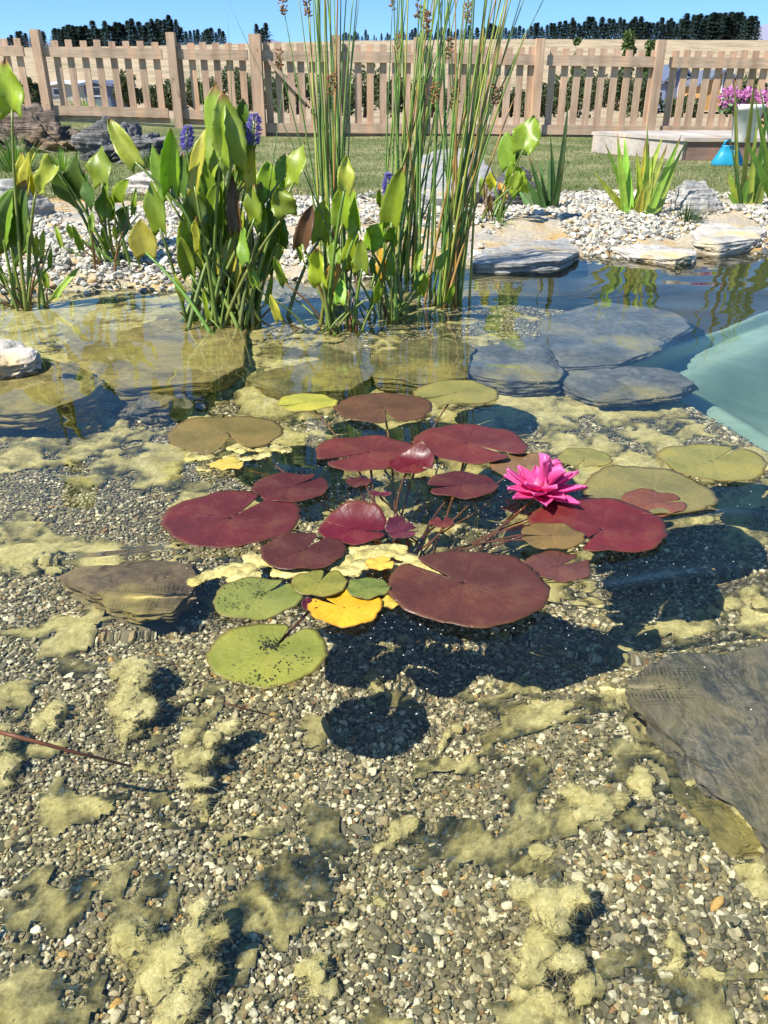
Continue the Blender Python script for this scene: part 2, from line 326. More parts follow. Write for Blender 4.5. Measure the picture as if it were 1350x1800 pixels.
# ------------------------------------------------------------------ terrain
SX = [-6, -3, -2, -1.5, -1.0, -.5, 0, .5, 1.0, 1.9, 3, 6]; SY = [2.5, 2.75, 2.95, 3.12, 3.34, 3.46, 3.62, 3.88, 4.02, 4.2, 4.35, 4.4]
def shoreY(x): return np.interp(x, SX, SY) + .06 * np.sin(x * 9.1) + .03 * np.sin(x * 23)
PA, PB = uw(1088, 642, -.3).xy, uw(1350, 794, -.3).xy; PC = uw(1205, 596, -.3).xy      # edge of the lined pool
MD = uw(1460, 1360, -.15)
def pooldist(x, y):                                      # >0 inside the deep pool
    d = (PB - PA).normalized(); nx, ny = -d.y, d.x
    a = (x - PA.x) * nx + (y - PA.y) * ny
    g_ = (PC - PA).normalized(); e = (x - PA.x) * g_.y - (y - PA.y) * g_.x
    b = y - 1.25 + 0 * x; c = 3.75 - y + 0 * x
    return np.minimum(np.minimum(a, b), np.minimum(c, e))
def lawnz(x, y):
    return .10 + .17 * sstep(-.8, -4.5, x) * sstep(5, 11, y) + .02 * np.sin(x * .9 + 1) * np.sin(y * .7)
def bedz(x, y):
    s = shoreY(x) - y
    dl = np.interp(s, [0, .06, .25, .8, 1.15, 1.35, 1.9], [0, .02, .045, .085, .14, .25, .31])
    dr = np.interp(s, [0, .1, .4, .8, 1.2, 2.0], [0, .10, .34, .40, .34, .31])
    k = sstep(.3, .9, x); d = dl * (1 - k) + dr * k
    deep = .13 * np.exp(-((x - .62) / .55) ** 2 - ((y - 1.42) / .30) ** 2) + .07 * np.exp(-((x - .05) / .35) ** 2 - ((y - 1.5) / .35) ** 2)
    d = d + deep * sstep(.9, 1.6, s) + .012 * fb2(x * 2.2, y * 2.2, 3, 5) * sstep(.1, .5, s)
    near = sstep(.2, -.9, y); d = d * (1 - near) - .12 * near
    d = d - .105 * np.exp(-(np.maximum(0, np.hypot(x - MD.x, (y - MD.y) * 1.15) - .30) / .15) ** 2)
    p = pooldist(x, y); d = d + .10 * sstep(.0, .05, p) + .50 * sstep(.13, .42, p)
    land = np.minimum(lawnz(x, y), .012 + .14 * np.clip(-s, 0, 9)) + .012 * fb2(x * 5, y * 5, 3, 9) * sstep(0, .2, -s)
    return np.where(s > 0, -d, np.where(s < 0, land * sstep(0, .05, -s), 0))
def bz(x, y): return float(bedz(np.array([x], float), np.array([y], float))[0])
def uwb(px, py):                                         # bed point seen at a pixel
    z = -.3
    for _ in range(12):
        p = uw(px, py, z); z = .5 * z + .5 * min(-.01, bz(p.x, p.y))
    return uw(px, py, z)
def lz(x, y): return float(lawnz(np.array([x], float), np.array([y], float))[0])

def warp(a, b, n, c, k):                                  # denser near c
    u = np.linspace(-1, 1, n); w = np.sign(u) * np.abs(u) ** k; return np.unique(np.round(np.where(w < 0, c + w * (c - a), c + w * (b - c)), 4))
v, f = gridmesh(warp(-6, 6, 420, 0, 1.6), np.linspace(-2.5, 5.4, 420), lambda x, y: bedz(x, y) - .06 * sstep(0, .07, pooldist(x, y)))
tag(meshobj('pond_bed', v, f, M_bed, caus=True), kind='structure')
v, f = gridmesh(np.linspace(.7, 3.8, 420), np.linspace(1.2, 3.85, 380), lambda x, y: bedz(x, y) + .003)
pd = pooldist(v[:, 0], v[:, 1]); f = f[(pd[f] > -.012).all(1)]
tag(meshobj('pool_liner', v, f, M_liner, caus=True), kind='structure')

# the land from the back of the pebble shore to the ridge
def groundz(x, y):
    near = lawnz(x, y) - .03 * sstep(5.6, 5.2, y)
    # beyond the fence: falls to a flat, then climbs to the ridge
    fall = -1.2 * sstep(15, 60, y)
    ridge = 12.2 + x * .009 + .5 * np.sin(x * .03 + 1) - 2.2 * sstep(-40, -110, x) * 0
    up = ridge * sstep(95, 262, y)
    drop = -4 * sstep(275, 420, y)
    return np.where(y < 14, near, near + fall + up + drop + .10 * fb2(x * .15, y * .15, 3, 3) * sstep(18, 60, y))
ys = np.concatenate([np.linspace(5.15, 15, 130), np.geomspace(15.1, 2500, 150)]); xs = np.sinh(np.linspace(-6.2, 6.2, 220)) * 8
v, f = gridmesh(xs, ys, groundz); tag(meshobj('ground', v, f, M_ground), kind='structure')

# far purple mountains
def mountains():
    xs = np.linspace(-1800, 2200, 260); ys = np.linspace(2550, 3400, 24); Ym = 2900
    prof = [(-500, 62), (-60, 66), (60, 74), (430, 82), (455, 73), (472, 70), (500, 74), (560, 82), (1285, 82), (1328, 58), (1360, 40), (1450, 34), (1700, 30)]
    px_ = [atY(p, q, Ym).x for p, q in prof]; pz = [atY(p, q, Ym).z for p, q in prof]
    def fz(x, y): return (np.interp(x, px_, pz) + 4 * fb2(x * .01, y * .01, 4, 8)) * sstep(2540, 2900, y)
    v, f = gridmesh(xs, ys, fz); m = plain('mountain', (.20, .20, .27), .95, .15, .004)
    tag(meshobj('mountains', v, f, m), kind='structure')
mountains()

# ------------------------------------------------------------------ water surface
BANDS = [((640, 640), (1000, 655), .0016, .03), ((250, 700), (620, 690), .0016, .03), ((60, 1120), (380, 1105), .0022, .022), ((560, 1430), (900, 1445), .0016, .018), ((60, 985), (400, 962), .0065, .020), ((885, 1115), (1150, 1160), .0070, .020), ((965, 935), (1345, 905), .0075, .022), ((940, 1040), (1330, 1010), .0070, .024), ((900, 1590), (1120, 1610), .004, .018)]
def waterz(x, y):
    z = .0022 * vn(np.stack([x * 2.0 + .3 * y, y * 4.5, 0 * x], 1), 3) + (.00045 - .0003 * sstep(1.9, 2.7, y)) * vn(np.stack([x * 7, y * 17, 0 * x + 4], 1), 6)
    far = sstep(1.9, 2.7, y)
    z = z + far * (.0011 * vn(np.stack([x * 4.5, y * 7, 0 * x + 9], 1), 11) + .00012 * vn(np.stack([x * 14, y * 30, 0 * x + 2], 1), 12))
    for (a, b, A, w) in BANDS:
        a = at(*a); b = at(*b); d = (b - a); l = d.length; d.normalize()
        u = (x - a.x) * d.x + (y - a.y) * d.y; q = -(x - a.x) * d.y + (y - a.y) * d.x
        q = q + .012 * np.sin(u * 14)
        z = z + A * np.exp(-(q / w) ** 2) * sstep(-.05, .22, u) * sstep(l + .05, l - .22, u)
    return z * sstep(5.0, 4.2, y) * sstep(3.6, 2.4, np.abs(x))
v, f = gridmesh(np.unique(np.concatenate([np.linspace(-6, -2.2, 60), np.linspace(-2.2, 2.2, 640), np.linspace(2.2, 6, 60)])), np.concatenate([np.linspace(-2.4, .2, 40), np.arange(.21, 4.7, .0062)]), waterz)
bed = bedz(v[:, 0], v[:, 1]); f = f[(bed[f] < .03).any(1)]
wo = meshobj('water', v, f, M_water); tag(wo, kind='structure'); wo.cycles.is_caustics_caster = True

# ------------------------------------------------------------------ pebbles: one object of points, pebbles instanced on them
def pebble_group(name, mat):
    g = bpy.data.node_groups.new(name, 'GeometryNodeTree')
    g.interface.new_socket('Geometry', in_out='INPUT', socket_type='NodeSocketGeometry'); g.interface.new_socket('Geometry', in_out='OUTPUT', socket_type='NodeSocketGeometry')
    N = g.nodes; K = g.links; gi = N.new('NodeGroupInput'); go = N.new('NodeGroupOutput')
    join = N.new('GeometryNodeGeometryToInstance')
    for k in range(6):
        ico = N.new('GeometryNodeMeshIcoSphere'); ico.inputs['Radius'].default_value = 1; ico.inputs['Subdivisions'].default_value = 3
        nz = N.new('ShaderNodeTexNoise'); nz.noise_dimensions = '4D'; nz.inputs['Scale'].default_value = .75; nz.inputs['W'].default_value = k * 3.7; nz.inputs['Detail'].default_value = 1.0
        sub = N.new('ShaderNodeVectorMath'); sub.operation = 'SUBTRACT'; sub.inputs[1].default_value = (.5, .5, .5); K.new(nz.outputs['Color'], sub.inputs[0])
        sc = N.new('ShaderNodeVectorMath'); sc.operation = 'SCALE'; sc.inputs['Scale'].default_value = 1.25; K.new(sub.outputs[0], sc.inputs[0])
        sp = N.new('GeometryNodeSetPosition'); K.new(ico.outputs['Mesh'], sp.inputs['Geometry']); K.new(sc.outputs[0], sp.inputs['Offset'])
        ss = N.new('GeometryNodeSetShadeSmooth'); K.new(sp.outputs[0], ss.inputs[0])
        sm = N.new('GeometryNodeSetMaterial'); sm.inputs['Material'].default_value = mat; K.new(ss.outputs[0], sm.inputs[0]); K.new(sm.outputs[0], join.inputs[0])
    def attr(n, typ):
        a = N.new('GeometryNodeInputNamedAttribute'); a.data_type = typ; a.inputs['Name'].default_value = n; return [o for o in a.outputs if o.enabled and o.name == 'Attribute'][0]
    io = N.new('GeometryNodeInstanceOnPoints'); K.new(gi.outputs[0], io.inputs['Points']); K.new(join.outputs[0], io.inputs['Instance']); io.inputs['Pick Instance'].default_value = True
    K.new(attr('variant', 'INT'), io.inputs['Instance Index']); e = N.new('FunctionNodeEulerToRotation'); K.new(attr('turn', 'FLOAT_VECTOR'), e.inputs[0]); K.new(e.outputs[0], io.inputs['Rotation']); K.new(attr('size', 'FLOAT_VECTOR'), io.inputs['Scale'])
    K.new(io.outputs[0], go.inputs[0]); return g
def pebbles(name, P, size, tone, mat, label, tilt=.5, seed=1, flat=.62):
    rs = np.random.RandomState(seed); n = len(P); me = bpy.data.meshes.new(name); me.vertices.add(n); me.vertices.foreach_set('co', P.astype(np.float32).ravel())
    el = rs.uniform(.75, 1.3, (n, 1)); S = np.hstack([size[:, None] * el, size[:, None] / el * rs.uniform(.8, 1.1, (n, 1)), size[:, None] * rs.uniform(flat * .7, flat * 1.3, (n, 1))])
    T = np.stack([rs.normal(0, tilt, n), rs.normal(0, tilt, n), rs.uniform(0, 6.283, n)], 1)
    for nm, ty, key, d in (('size', 'FLOAT_VECTOR', 'vector', S), ('turn', 'FLOAT_VECTOR', 'vector', T), ('tone', 'FLOAT', 'value', tone), ('tone2', 'FLOAT', 'value', rs.rand(n)), ('variant', 'INT', 'value', rs.randint(0, 6, n))):
        a = me.attributes.new(nm, ty, 'POINT'); a.data.foreach_set(key, np.ascontiguousarray(d).ravel().astype(np.int32 if ty == 'INT' else np.float32))
    o = bpy.data.objects.new(name, me); COL.objects.link(o); md = o.modifiers.new('scatter', 'NODES'); md.node_group = pebble_group(name, mat); o.cycles.is_caustics_receiver = True
    tag(o, label, 'pebbles', kind='stuff'); return o

# ------------------------------------------------------------------ rocks
ROCK_FP = []
def rock(px_outline, ztop, thick, mat, label, plane=None, seed=0, rough=.03, flat=.35, tilt=(0, 0), under=False, sub=5, cat='rock', name='rock', group=None, detail=1.0):
    """outline picked in the photograph, carried to the height of the rock's top; thick = real thickness"""
    z0 = ztop if plane is None else plane
    pts = [(uw(x, y, z0) if under else at(x, y, z0)) for x, y in px_outline]
    c = sum((Vector((p.x, p.y)) for p in pts), Vector((0, 0))) / len(pts)
    poly = [(p.x - c.x, p.y - c.y) for p in pts]
    def rad(t):                                          # straight edged outline, corners slightly eased
        out = np.zeros_like(t)
        for (x0, y0), (x1, y1) in zip(poly, poly[1:] + poly[:1]):
            ca, sa = np.cos(t), np.sin(t); ex, ey = x1 - x0, y1 - y0; den = ca * ey - sa * ex; den = np.where(np.abs(den) < 1e-9, 1e-9, den)
            r_ = (x0 * ey - y0 * ex) / den; u_ = (x0 * sa - y0 * ca) / den
            out = np.where((r_ > 0) & (u_ >= -1e-6) & (u_ <= 1 + 1e-6), np.maximum(out, r_), out)
        return out
    an = np.linspace(-math.pi, math.pi, 181); rr = rad(an + 1e-5); rr = np.where(rr <= 0, np.roll(rr, 1), rr); k_ = np.array([.25, .5, .25]); rr = np.convolve(np.concatenate([rr[-3:-1], rr, rr[1:3]]), k_, 'same')[2:-2]
    bm = bmesh.new(); bmesh.ops.create_icosphere(bm, subdivisions=sub + 1, radius=1); V = np.array([v.co[:] for v in bm.verts]); F = np.array([[v.index for v in q.verts] for q in bm.faces]); bm.free()
    th = np.arctan2(V[:, 1], V[:, 0]); h = np.hypot(V[:, 0], V[:, 1]); r = np.interp(th, an, rr)
    # spread the sphere: cap -> flat top, rim -> steep side
    hh = np.clip(h * 1.22, 0, 1); zz = np.sign(V[:, 2]) * np.where(h * 1.22 < 1, 1.0, np.abs(V[:, 2]) / .573)
    zz = zz - np.sign(V[:, 2]) * .16 * sstep(.80, 1.0, hh)
    X = np.cos(th) * r * hh; Y = np.sin(th) * r * hh; Z = -thick / 2 + zz * thick / 2
    size = float(np.mean(rr)); Q = np.stack([X, Y, Z], 1); top = sstep(.2, .8, V[:, 2])
    n1 = fbm(Q / size * 1.3 + seed, 5, seed); n2 = fbm(np.stack([X, Y, Z * 6], 1) / size * 3.5 * detail + seed, 4, seed + 3); n3 = fbm(Q / size * 7 + 5 + seed, 4, seed + 7)
    cell = np.floor(fbm(np.stack([X * 1.4, Y, Z * 0], 1) / size * 1.5 + seed * 3, 3, seed + 20) * 3.2) / 3.2       # cleaved layers: steps in the top
    dirv = np.stack([np.cos(th), np.sin(th), 0 * th], 1)
    Q = Q + dirv * ((n1 * .55 + n2 * .45 * (1 - top)) * rough * hh)[:, None] * 1.5
    Q[:, 2] += rough * (n1 * .35 + n3 * .12 + cell * .55 * top) + tilt[0] * Q[:, 0] + tilt[1] * Q[:, 1]
    ob = meshobj(name, Q, F, mat, caus=True, loc=(c.x, c.y, ztop)); tag(ob, label, cat, group)
    ROCK_FP.append((c.x, c.y, an, rr, ztop, thick, tilt)); return ob
def over_rock(x, y, k=.97):
    m = np.zeros(len(x), bool)
    for (cx, cy, an, rr, zt, th, tl) in ROCK_FP:
        d = np.hypot(x - cx, y - cy); m |= d < np.interp(np.arctan2(y - cy, x - cx), an, rr) * k
    return m

rock([(828, 462), (850, 430), (905, 396), (975, 398), (1008, 425), (1020, 440), (985, 456), (900, 462)], .042, .055, M_slate, 'wide grey slate slab at the water edge right of the tall rushes', seed=1, rough=.012, cat='stone slab')
rock([(1065, 433), (1100, 428), (1170, 430), (1225, 437), (1228, 446), (1190, 452), (1110, 444)], .035, .06, M_pale, 'thin pale slab lying half in the water below the yellow-green irises', seed=2, rough=.01, cat='stone slab')
rock([(1215, 405), (1240, 385), (1300, 382), (1345, 398), (1338, 415), (1270, 422), (1222, 418)], .07, .10, M_pale, 'buff flat stone on the shore at the right edge beside the iris', seed=3, rough=.012, cat='stone slab')
rock([(735, 340), (730, 275), (780, 258), (835, 262), (865, 295), (850, 335), (790, 348)], .165, .16, M_slate, 'broad low grey slab on the lawn behind the tall rushes', plane=.16, seed=5, rough=.02, cat='stone slab')
rock([(-20, 640), (-30, 604), (0, 596), (40, 600), (66, 616), (58, 626), (20, 634)], .045, .10, M_pale, 'white topped stone poking out of the water at the left edge', seed=11, rough=.014)
def boulder(pl, pr, ptop, pbase, z0, mat, label, seed=0, depth=.8, strata=.09, lean=0, cat='rock', rough=.10, sub=6):
    b = at((pl + pr) / 2, pbase, z0); k = (b.y * math.cos(PITCH) + .3) / FP; w = (pr - pl) * k / 2; dep = w * depth; Yc = b.y + dep * .8
    top = atY((pl + pr) / 2, ptop, Yc).z; k2 = (Yc * math.cos(PITCH) + .3) / FP; w = (pr - pl) * k2 / 2; xc = atY((pl + pr) / 2, pbase, Yc).x; H = top - z0
    rs_ = np.random.RandomState(seed); bm = bmesh.new(); bmesh.ops.create_icosphere(bm, subdivisions=sub, radius=1); V = np.array([v.co[:] for v in bm.verts]); F = np.array([[v.index for v in q.verts] for q in bm.faces]); bm.free()
    N_ = rs_.normal(size=(26, 3)); N_ /= np.linalg.norm(N_, axis=1)[:, None]; D_ = rs_.uniform(.66, .95, 26); r = np.full(len(V), 1.05)
    for n_, d_ in zip(N_, D_): dt = V @ n_; r = np.minimum(r, np.where(dt > .15, d_ / np.maximum(dt, .15), 9))
    Q = V * r[:, None] * np.array([w, dep, H * 1.05]); sz_ = (w + H) / 2
    n1 = fbm(Q / sz_ * 2 + seed, 5, seed); lay = Q[:, 2] + lean * Q[:, 0]; n2 = fbm(np.stack([Q[:, 0] * .7, Q[:, 1] * .7, lay * 9], 1) / sz_ + seed, 4, seed + 3); n3 = fbm(Q / sz_ * 7, 4, seed + 5)
    st = np.floor(n2 * 3) / 3 + .6 * np.abs(fbm(Q / sz_ * 3.3, 3, seed + 11))
    Q = Q + V * (n1 * rough * .5 + (st * .5 + n2 * .5) * strata + n3 * rough * .22)[:, None] * sz_
    Q[:, 2] = Q[:, 2] * .98 + .02
    ob = meshobj('rock', Q, F, mat, loc=(xc, Yc, z0 - .02)); tag(ob, label, cat); an_ = np.array([-math.pi, math.pi]); ROCK_FP.append((xc, Yc, an_, np.array([min(w, dep)] * 2), top, H, (0, 0))); return ob
boulder(1165, 1278, 318, 388, .06, M_slate, 'humped grey boulder with dark side behind the dark grass tuft', 4, .7, .07)
boulder(845, 955, 292, 370, .07, M_dark, 'dark boulder behind the right pickerel plant', 12, .6)
boulder(-80, 175, 200, 270, .17, M_brown, 'jagged dark brown rock by the fence at the left edge', 6, .7, .26, .5, rough=.30)
boulder(138, 305, 214, 280, .17, M_dark, 'craggy dark grey boulder right of the brown rock', 7, .7, .20, -.3, rough=.26)
boulder(296, 384, 258, 292, .15, M_dark, 'small low dark rock behind the violet flower spikes', 8, .6)
boulder(-25, 98, 308, 400, .06, M_slate, 'blocky grey rock behind the leftmost pickerel plant', 9, .7, .10, rough=.14)
boulder(205, 345, 290, 345, .10, M_pale, 'pale stone above the pebbles behind the glossy pickerel plant', 10, .5, .05)
# slabs under water
rock([(-60, 720), (-60, 635), (60, 630), (140, 640), (190, 668), (160, 690), (60, 725)], -.012, .14, M_alg_rock, 'algae stained flat slab just under water at the left edge', under=True, seed=13, rough=.02, cat='stone slab')
rock([(120, 640), (110, 580), (190, 530), (330, 535), (430, 570), (425, 640), (370, 668), (210, 680)], -.035, .13, M_alg_rock, 'big yellow algae covered slab under the shallow water before the main pickerel plant', under=True, seed=14, rough=.012, cat='stone slab')
rock([(430, 665), (440, 600), (560, 575), (650, 600), (650, 660), (620, 680), (500, 690)], -.10, .16, M_olive, 'olive submerged slab with a dark edge below the middle pickerel plant', under=True, seed=15, rough=.014, cat='stone slab')
rock([(640, 655), (650, 610), (760, 590), (830, 610), (825, 660), (740, 672)], -.10, .16, M_olive, 'mossy submerged slab under the reflections of the rushes', under=True, seed=24, rough=.02, cat='stone slab')
rock([(820, 655), (840, 605), (930, 590), (985, 640), (980, 665), (900, 670)], -.12, .14, M_wetblue, 'blue grey submerged slab right of the rushes', under=True, seed=16, rough=.02, cat='stone slab')
rock([(975, 665), (1010, 645), (1110, 643), (1190, 655), (1222, 672), (1190, 688), (1120, 698), (1055, 702)], -.17, .08, M_wetblue, 'long blue grey submerged slab at the rim of the green liner', under=True, seed=17, rough=.02, cat='stone slab')
rock([(930, 612), (950, 555), (1060, 530), (1180, 545), (1215, 575), (1165, 606), (1085, 640), (985, 645)], -.15, .06, M_wetblue, 'large sloping submerged slab under the iris reflections', under=True, seed=18, rough=.025, cat='stone slab', tilt=(0, -.03))
rock([(100, 1010), (140, 985), (260, 965), (340, 985), (335, 1040), (300, 1075), (240, 1078), (150, 1040)], -.225, .05, M_rust, 'flat brown edged slab under water left of the green lily pads', under=True, seed=19, rough=.014, cat='stone slab')
rock([(1112, 1192), (1180, 1152), (1350, 1118), (1600, 1100), (1750, 1500), (1500, 1620), (1365, 1480), (1225, 1335)], -.150, .09, M_wet, 'large dark slate slab under shallow water at the right edge', under=True, seed=20, rough=.022, sub=6, cat='stone slab')
rock([(1085, 1260), (1112, 1200), (1240, 1280), (1400, 1460), (1440, 1600), (1340, 1560), (1180, 1410)], -.205, .05, M_olive, 'algae coated lower ledge along the dark slate slab', under=True, seed=21, rough=.03, cat='stone slab', detail=.3)
rock([(215, 700), (230, 670), (300, 655), (345, 675), (330, 710), (260, 720)], -.13, .16, M_wet, 'small dark rock under water beside the yellow covered slab', under=True, seed=22, rough=.04, flat=.6)
rock([(20, 720), (30, 690), (110, 685), (170, 700), (165, 730), (80, 745)], -.13, .14, M_alg_rock, 'yellow topped submerged stone below the left edge slab', under=True, seed=23, rough=.03)

def fuzz(P, N, n, length, width, rs_, out=.6):
    """short curved filaments standing off a surface; P, N = surface points and normals"""
    i = rs_.randint(0, len(P), n); p = P[i] + rs_.normal(0, .002, (n, 3)); d = N[i] * out + rs_.normal(0, .75, (n, 3)); d /= np.linalg.norm(d, axis=1)[:, None]; l = (length * rs_.uniform(.35, 1.3, n))[:, None]
    p = p - d * l * .35
    sd = np.cross(d, rs_.normal(size=(n, 3))); sd /= np.linalg.norm(sd, axis=1)[:, None]; c = rs_.normal(0, .45, (n, 3)) * l; w = (width * rs_.uniform(.6, 1.4, n))[:, None]
    gn = np.cross(sd, d); flip = np.sum(gn * (N[i] + np.array([0, -.5, .9])), 1) < 0; sd = np.where(flip[:, None], -sd, sd)
    m = p + d * l * .55 + c * .5; e = p + d * l + c
    V = np.stack([p - sd * w, p + sd * w, m + sd * w * .8, m - sd * w * .8, e + sd * w * .15, e - sd * w * .15], 1).reshape(-1, 3); b = np.arange(n)[:, None] * 6
    nn = N[i] * .7 + np.array([0, 0, .5]) + rs_.normal(0, .12, (n, 3)); nn /= np.linalg.norm(nn, axis=1)[:, None]
    return V, np.concatenate([b + [0, 1, 2, 3], b + [3, 2, 4, 5]]), np.repeat(nn, 6, 0)
def set_soft(o, a): x = o.data.attributes.new('soft', 'FLOAT', 'POINT'); x.data.foreach_set('value', np.asarray(a, np.float32))
def set_normals(o, NN):
    NN = NN / np.maximum(1e-6, np.linalg.norm(NN, axis=1))[:, None]; o.data.normals_split_custom_set_from_vertices(NN.tolist())
# ------------------------------------------------------------------ algae film on the bed
FILM = [(1235, 668, 30, 14, 1.6), (150, 985, 190, 30, 1), (230, 800, 200, 45, .9), (100, 750, 150, 30, .8), (330, 740, 80, 30, .8), (560, 760, 120, 60, .7), (480, 700, 160, 40, 1), (760, 660, 120, 50, 1), (1000, 735, 190, 25, .7), (950, 860, 60, 60, .5),
        (1130, 790, 90, 30, .6), (1300, 870, 90, 30, .9), (1300, 1075, 120, 40, 1), (1180, 1105, 140, 14, .9), (1130, 1250, 60, 70, 1), (1230, 1380, 80, 80, 1), (1300, 1450, 60, 80, .9), (960, 1215, 100, 30, .9),
        (230, 1130, 120, 60, .7), (130, 1100, 60, 25, .8), (390, 1060, 90, 30, .7), (560, 1210, 80, 35, .8), (350, 1260, 80, 60, .8), (700, 1300, 60, 40, .5), (1010, 1330, 110, 50, .8), (1030, 1420, 90, 50, .9),
        (960, 1560, 120, 90, 1), (1040, 1700, 140, 110, 1), (880, 1790, 160, 70, .8), (1280, 1760, 110, 90, .8), (40, 1740, 80, 90, .8), (420, 1470, 120, 40, .6), (620, 1560, 60, 40, .5), (690, 1610, 90, 60, .7), (300, 1560, 60, 40, .6), (480, 1600, 60, 50, .5), (820, 1450, 80, 50, .5), (1200, 1550, 70, 50, .5), (260, 1350, 80, 30, .5), (60, 1500, 60, 40, .4), (720, 1000, 120, 120, .6), (860, 960, 160, 90, .7), (450, 900, 140, 90, .5)]
FW = []
for (px, py, rx, ry, s) in FILM:
    p = uwb(px, py); q = uwb(px + rx, py); r_ = uwb(px, py - ry); k_ = .62 if py > 1120 else 1; FW.append((p.x, p.y, (abs(q.x - p.x) + .01) * k_, (abs(r_.y - p.y) + .01) * k_, s * (.38 if py > 1120 else .9)))
def filmmask(x, y):
    m = np.full(len(x), -.02); x0_, y0_ = x, y; x = x + .030 * fb2(x0_ * 17, y0_ * 17, 3, 91); y = y + .030 * fb2(x0_ * 17, y0_ * 17, 3, 92)
    for (cx, cy, rx, ry, s) in FW:
        m = np.maximum(m, s * (1.0 - .75 * np.sqrt(((x - cx) / rx) ** 2 + ((y - cy) / ry) ** 2)))
    m = np.maximum(m, .75 * sstep(1.95, 2.4, y) * sstep(1.0, .2, x)); m = np.maximum(m, .45 * sstep(1.6, 1.9, y))
    m = m - .9 * sstep(.62, .85, x) * sstep(2.25, 2.5, y) - .45 * sstep(-.5, -.3, x) * sstep(2.3, 2.6, y)
    return m + .56 * fb2(x * 11, y * 13, 5, 21) + .22 * fb2(x * 28, y * 36, 4, 22)
def filmz(x, y):
    m = filmmask(x, y); b = bedz(x, y)
    h = .009 + .014 * sstep(.1, .9, m) + .008 * fb2(x * 26, y * 26, 4, 31) * sstep(.2, .6, m)
    return np.minimum(b + h, -.012)
v, f = gridmesh(np.arange(-1.7, 1.5, .006), np.arange(.35, 3.3, .007), filmz)
m = filmmask(v[:, 0], v[:, 1]); pd = pooldist(v[:, 0], v[:, 1]); f = f[((m[f] > .17) & (pd[f] < .0)).all(1)]
fo = meshobj('algae_film', v, f, M_film, caus=True); set_soft(fo, sstep(.14, .72, m)); set_normals(fo, np.stack([-.5 * fb2(v[:, 0] * 40, v[:, 1] * 40, 3, 81), -.5 * fb2(v[:, 0] * 40, v[:, 1] * 40, 3, 82), np.ones(len(v))], 1))
tag(fo, 'yellow green algae film covering patches of the pond bed pebbles', 'algae', kind='stuff')

# pond pebbles
rs = np.random.RandomState(3)
def scatter(n, x0, x1, y0, y1): return rs.uniform(x0, x1, n), rs.uniform(y0, y1, n)
x, y = scatter(640000, -1.75, 1.5, .38, 3.3)
keep = (np.abs(x) < .36 + y * .54) & (pooldist(x, y) < .01) & ~((x > .75) & (y > 2.75)) & (bedz(x, y) < -.02) & ~over_rock(x, y, .93)
x = x[keep]; y = y[keep]; m = filmmask(x, y); k2 = rs.rand(len(x)) < np.clip(1.2 - .7 * m, .3, 1); x = x[k2]; y = y[k2]; m = m[k2]
n = len(x); n = min(n, 290000); x = x[:n]; y = y[:n]
sz = np.clip(np.exp(rs.normal(math.log(.0032), .36, n)), .0017, .0105) * (1 + .25 * fb2(x * 1.5, y * 1.5, 2, 41))
z = bedz(x, y) + rs.uniform(-.001, .007, n); tone = rs.rand(n)
pebbles('pond_pebbles', np.stack([x, y, z], 1), sz, tone, M_pebble, 'small mixed grey, brown and white pebbles covering the pond bed', seed=5)
# a few pebbles on the liner corner
q = [uw(rs.normal(1240, 25), rs.normal(668, 8), -.30) for _ in range(70)]
# shore pebbles
x, y = scatter(95000, -3.2, 3.6, 2.9, 6.3); s = y - shoreY(x)
lim = np.interp(x, [-3, -1.5, 0, .6, 1.2, 2, 3.5], [1.6, 1.8, 2.1, 2.0, 1.75, 1.5, 1.3]) + .2 * fb2(x * 3, y * 3, 3, 51)
keep = (fb2(x * 2.6, y * 2.6, 4, 61) < .22 + rs.rand(len(x)) * .4) & (s > -.10) & (s < lim) & (rs.rand(len(x)) < .35 + .8 * sstep(-.02, .42, s)) & ~over_rock(x, y, .95) & (np.abs(x) < .4 + y * .56); x = x[keep]; y = y[keep]; s = s[keep]
n = min(len(x), 48000); x = x[:n]; y = y[:n]
sz = np.clip(np.exp(rs.normal(math.log(.0098), .42, n)), .005, .032); z = np.where(y < 5.3, bedz(x, y), lawnz(x, y)) + rs.uniform(-.002, .012, n)
pebbles('shore_pebbles', np.stack([x, y, z], 1), sz, rs.rand(n), M_shore, 'white and pale grey pebbles heaped along the pond shore', seed=6, tilt=.4, flat=.5)

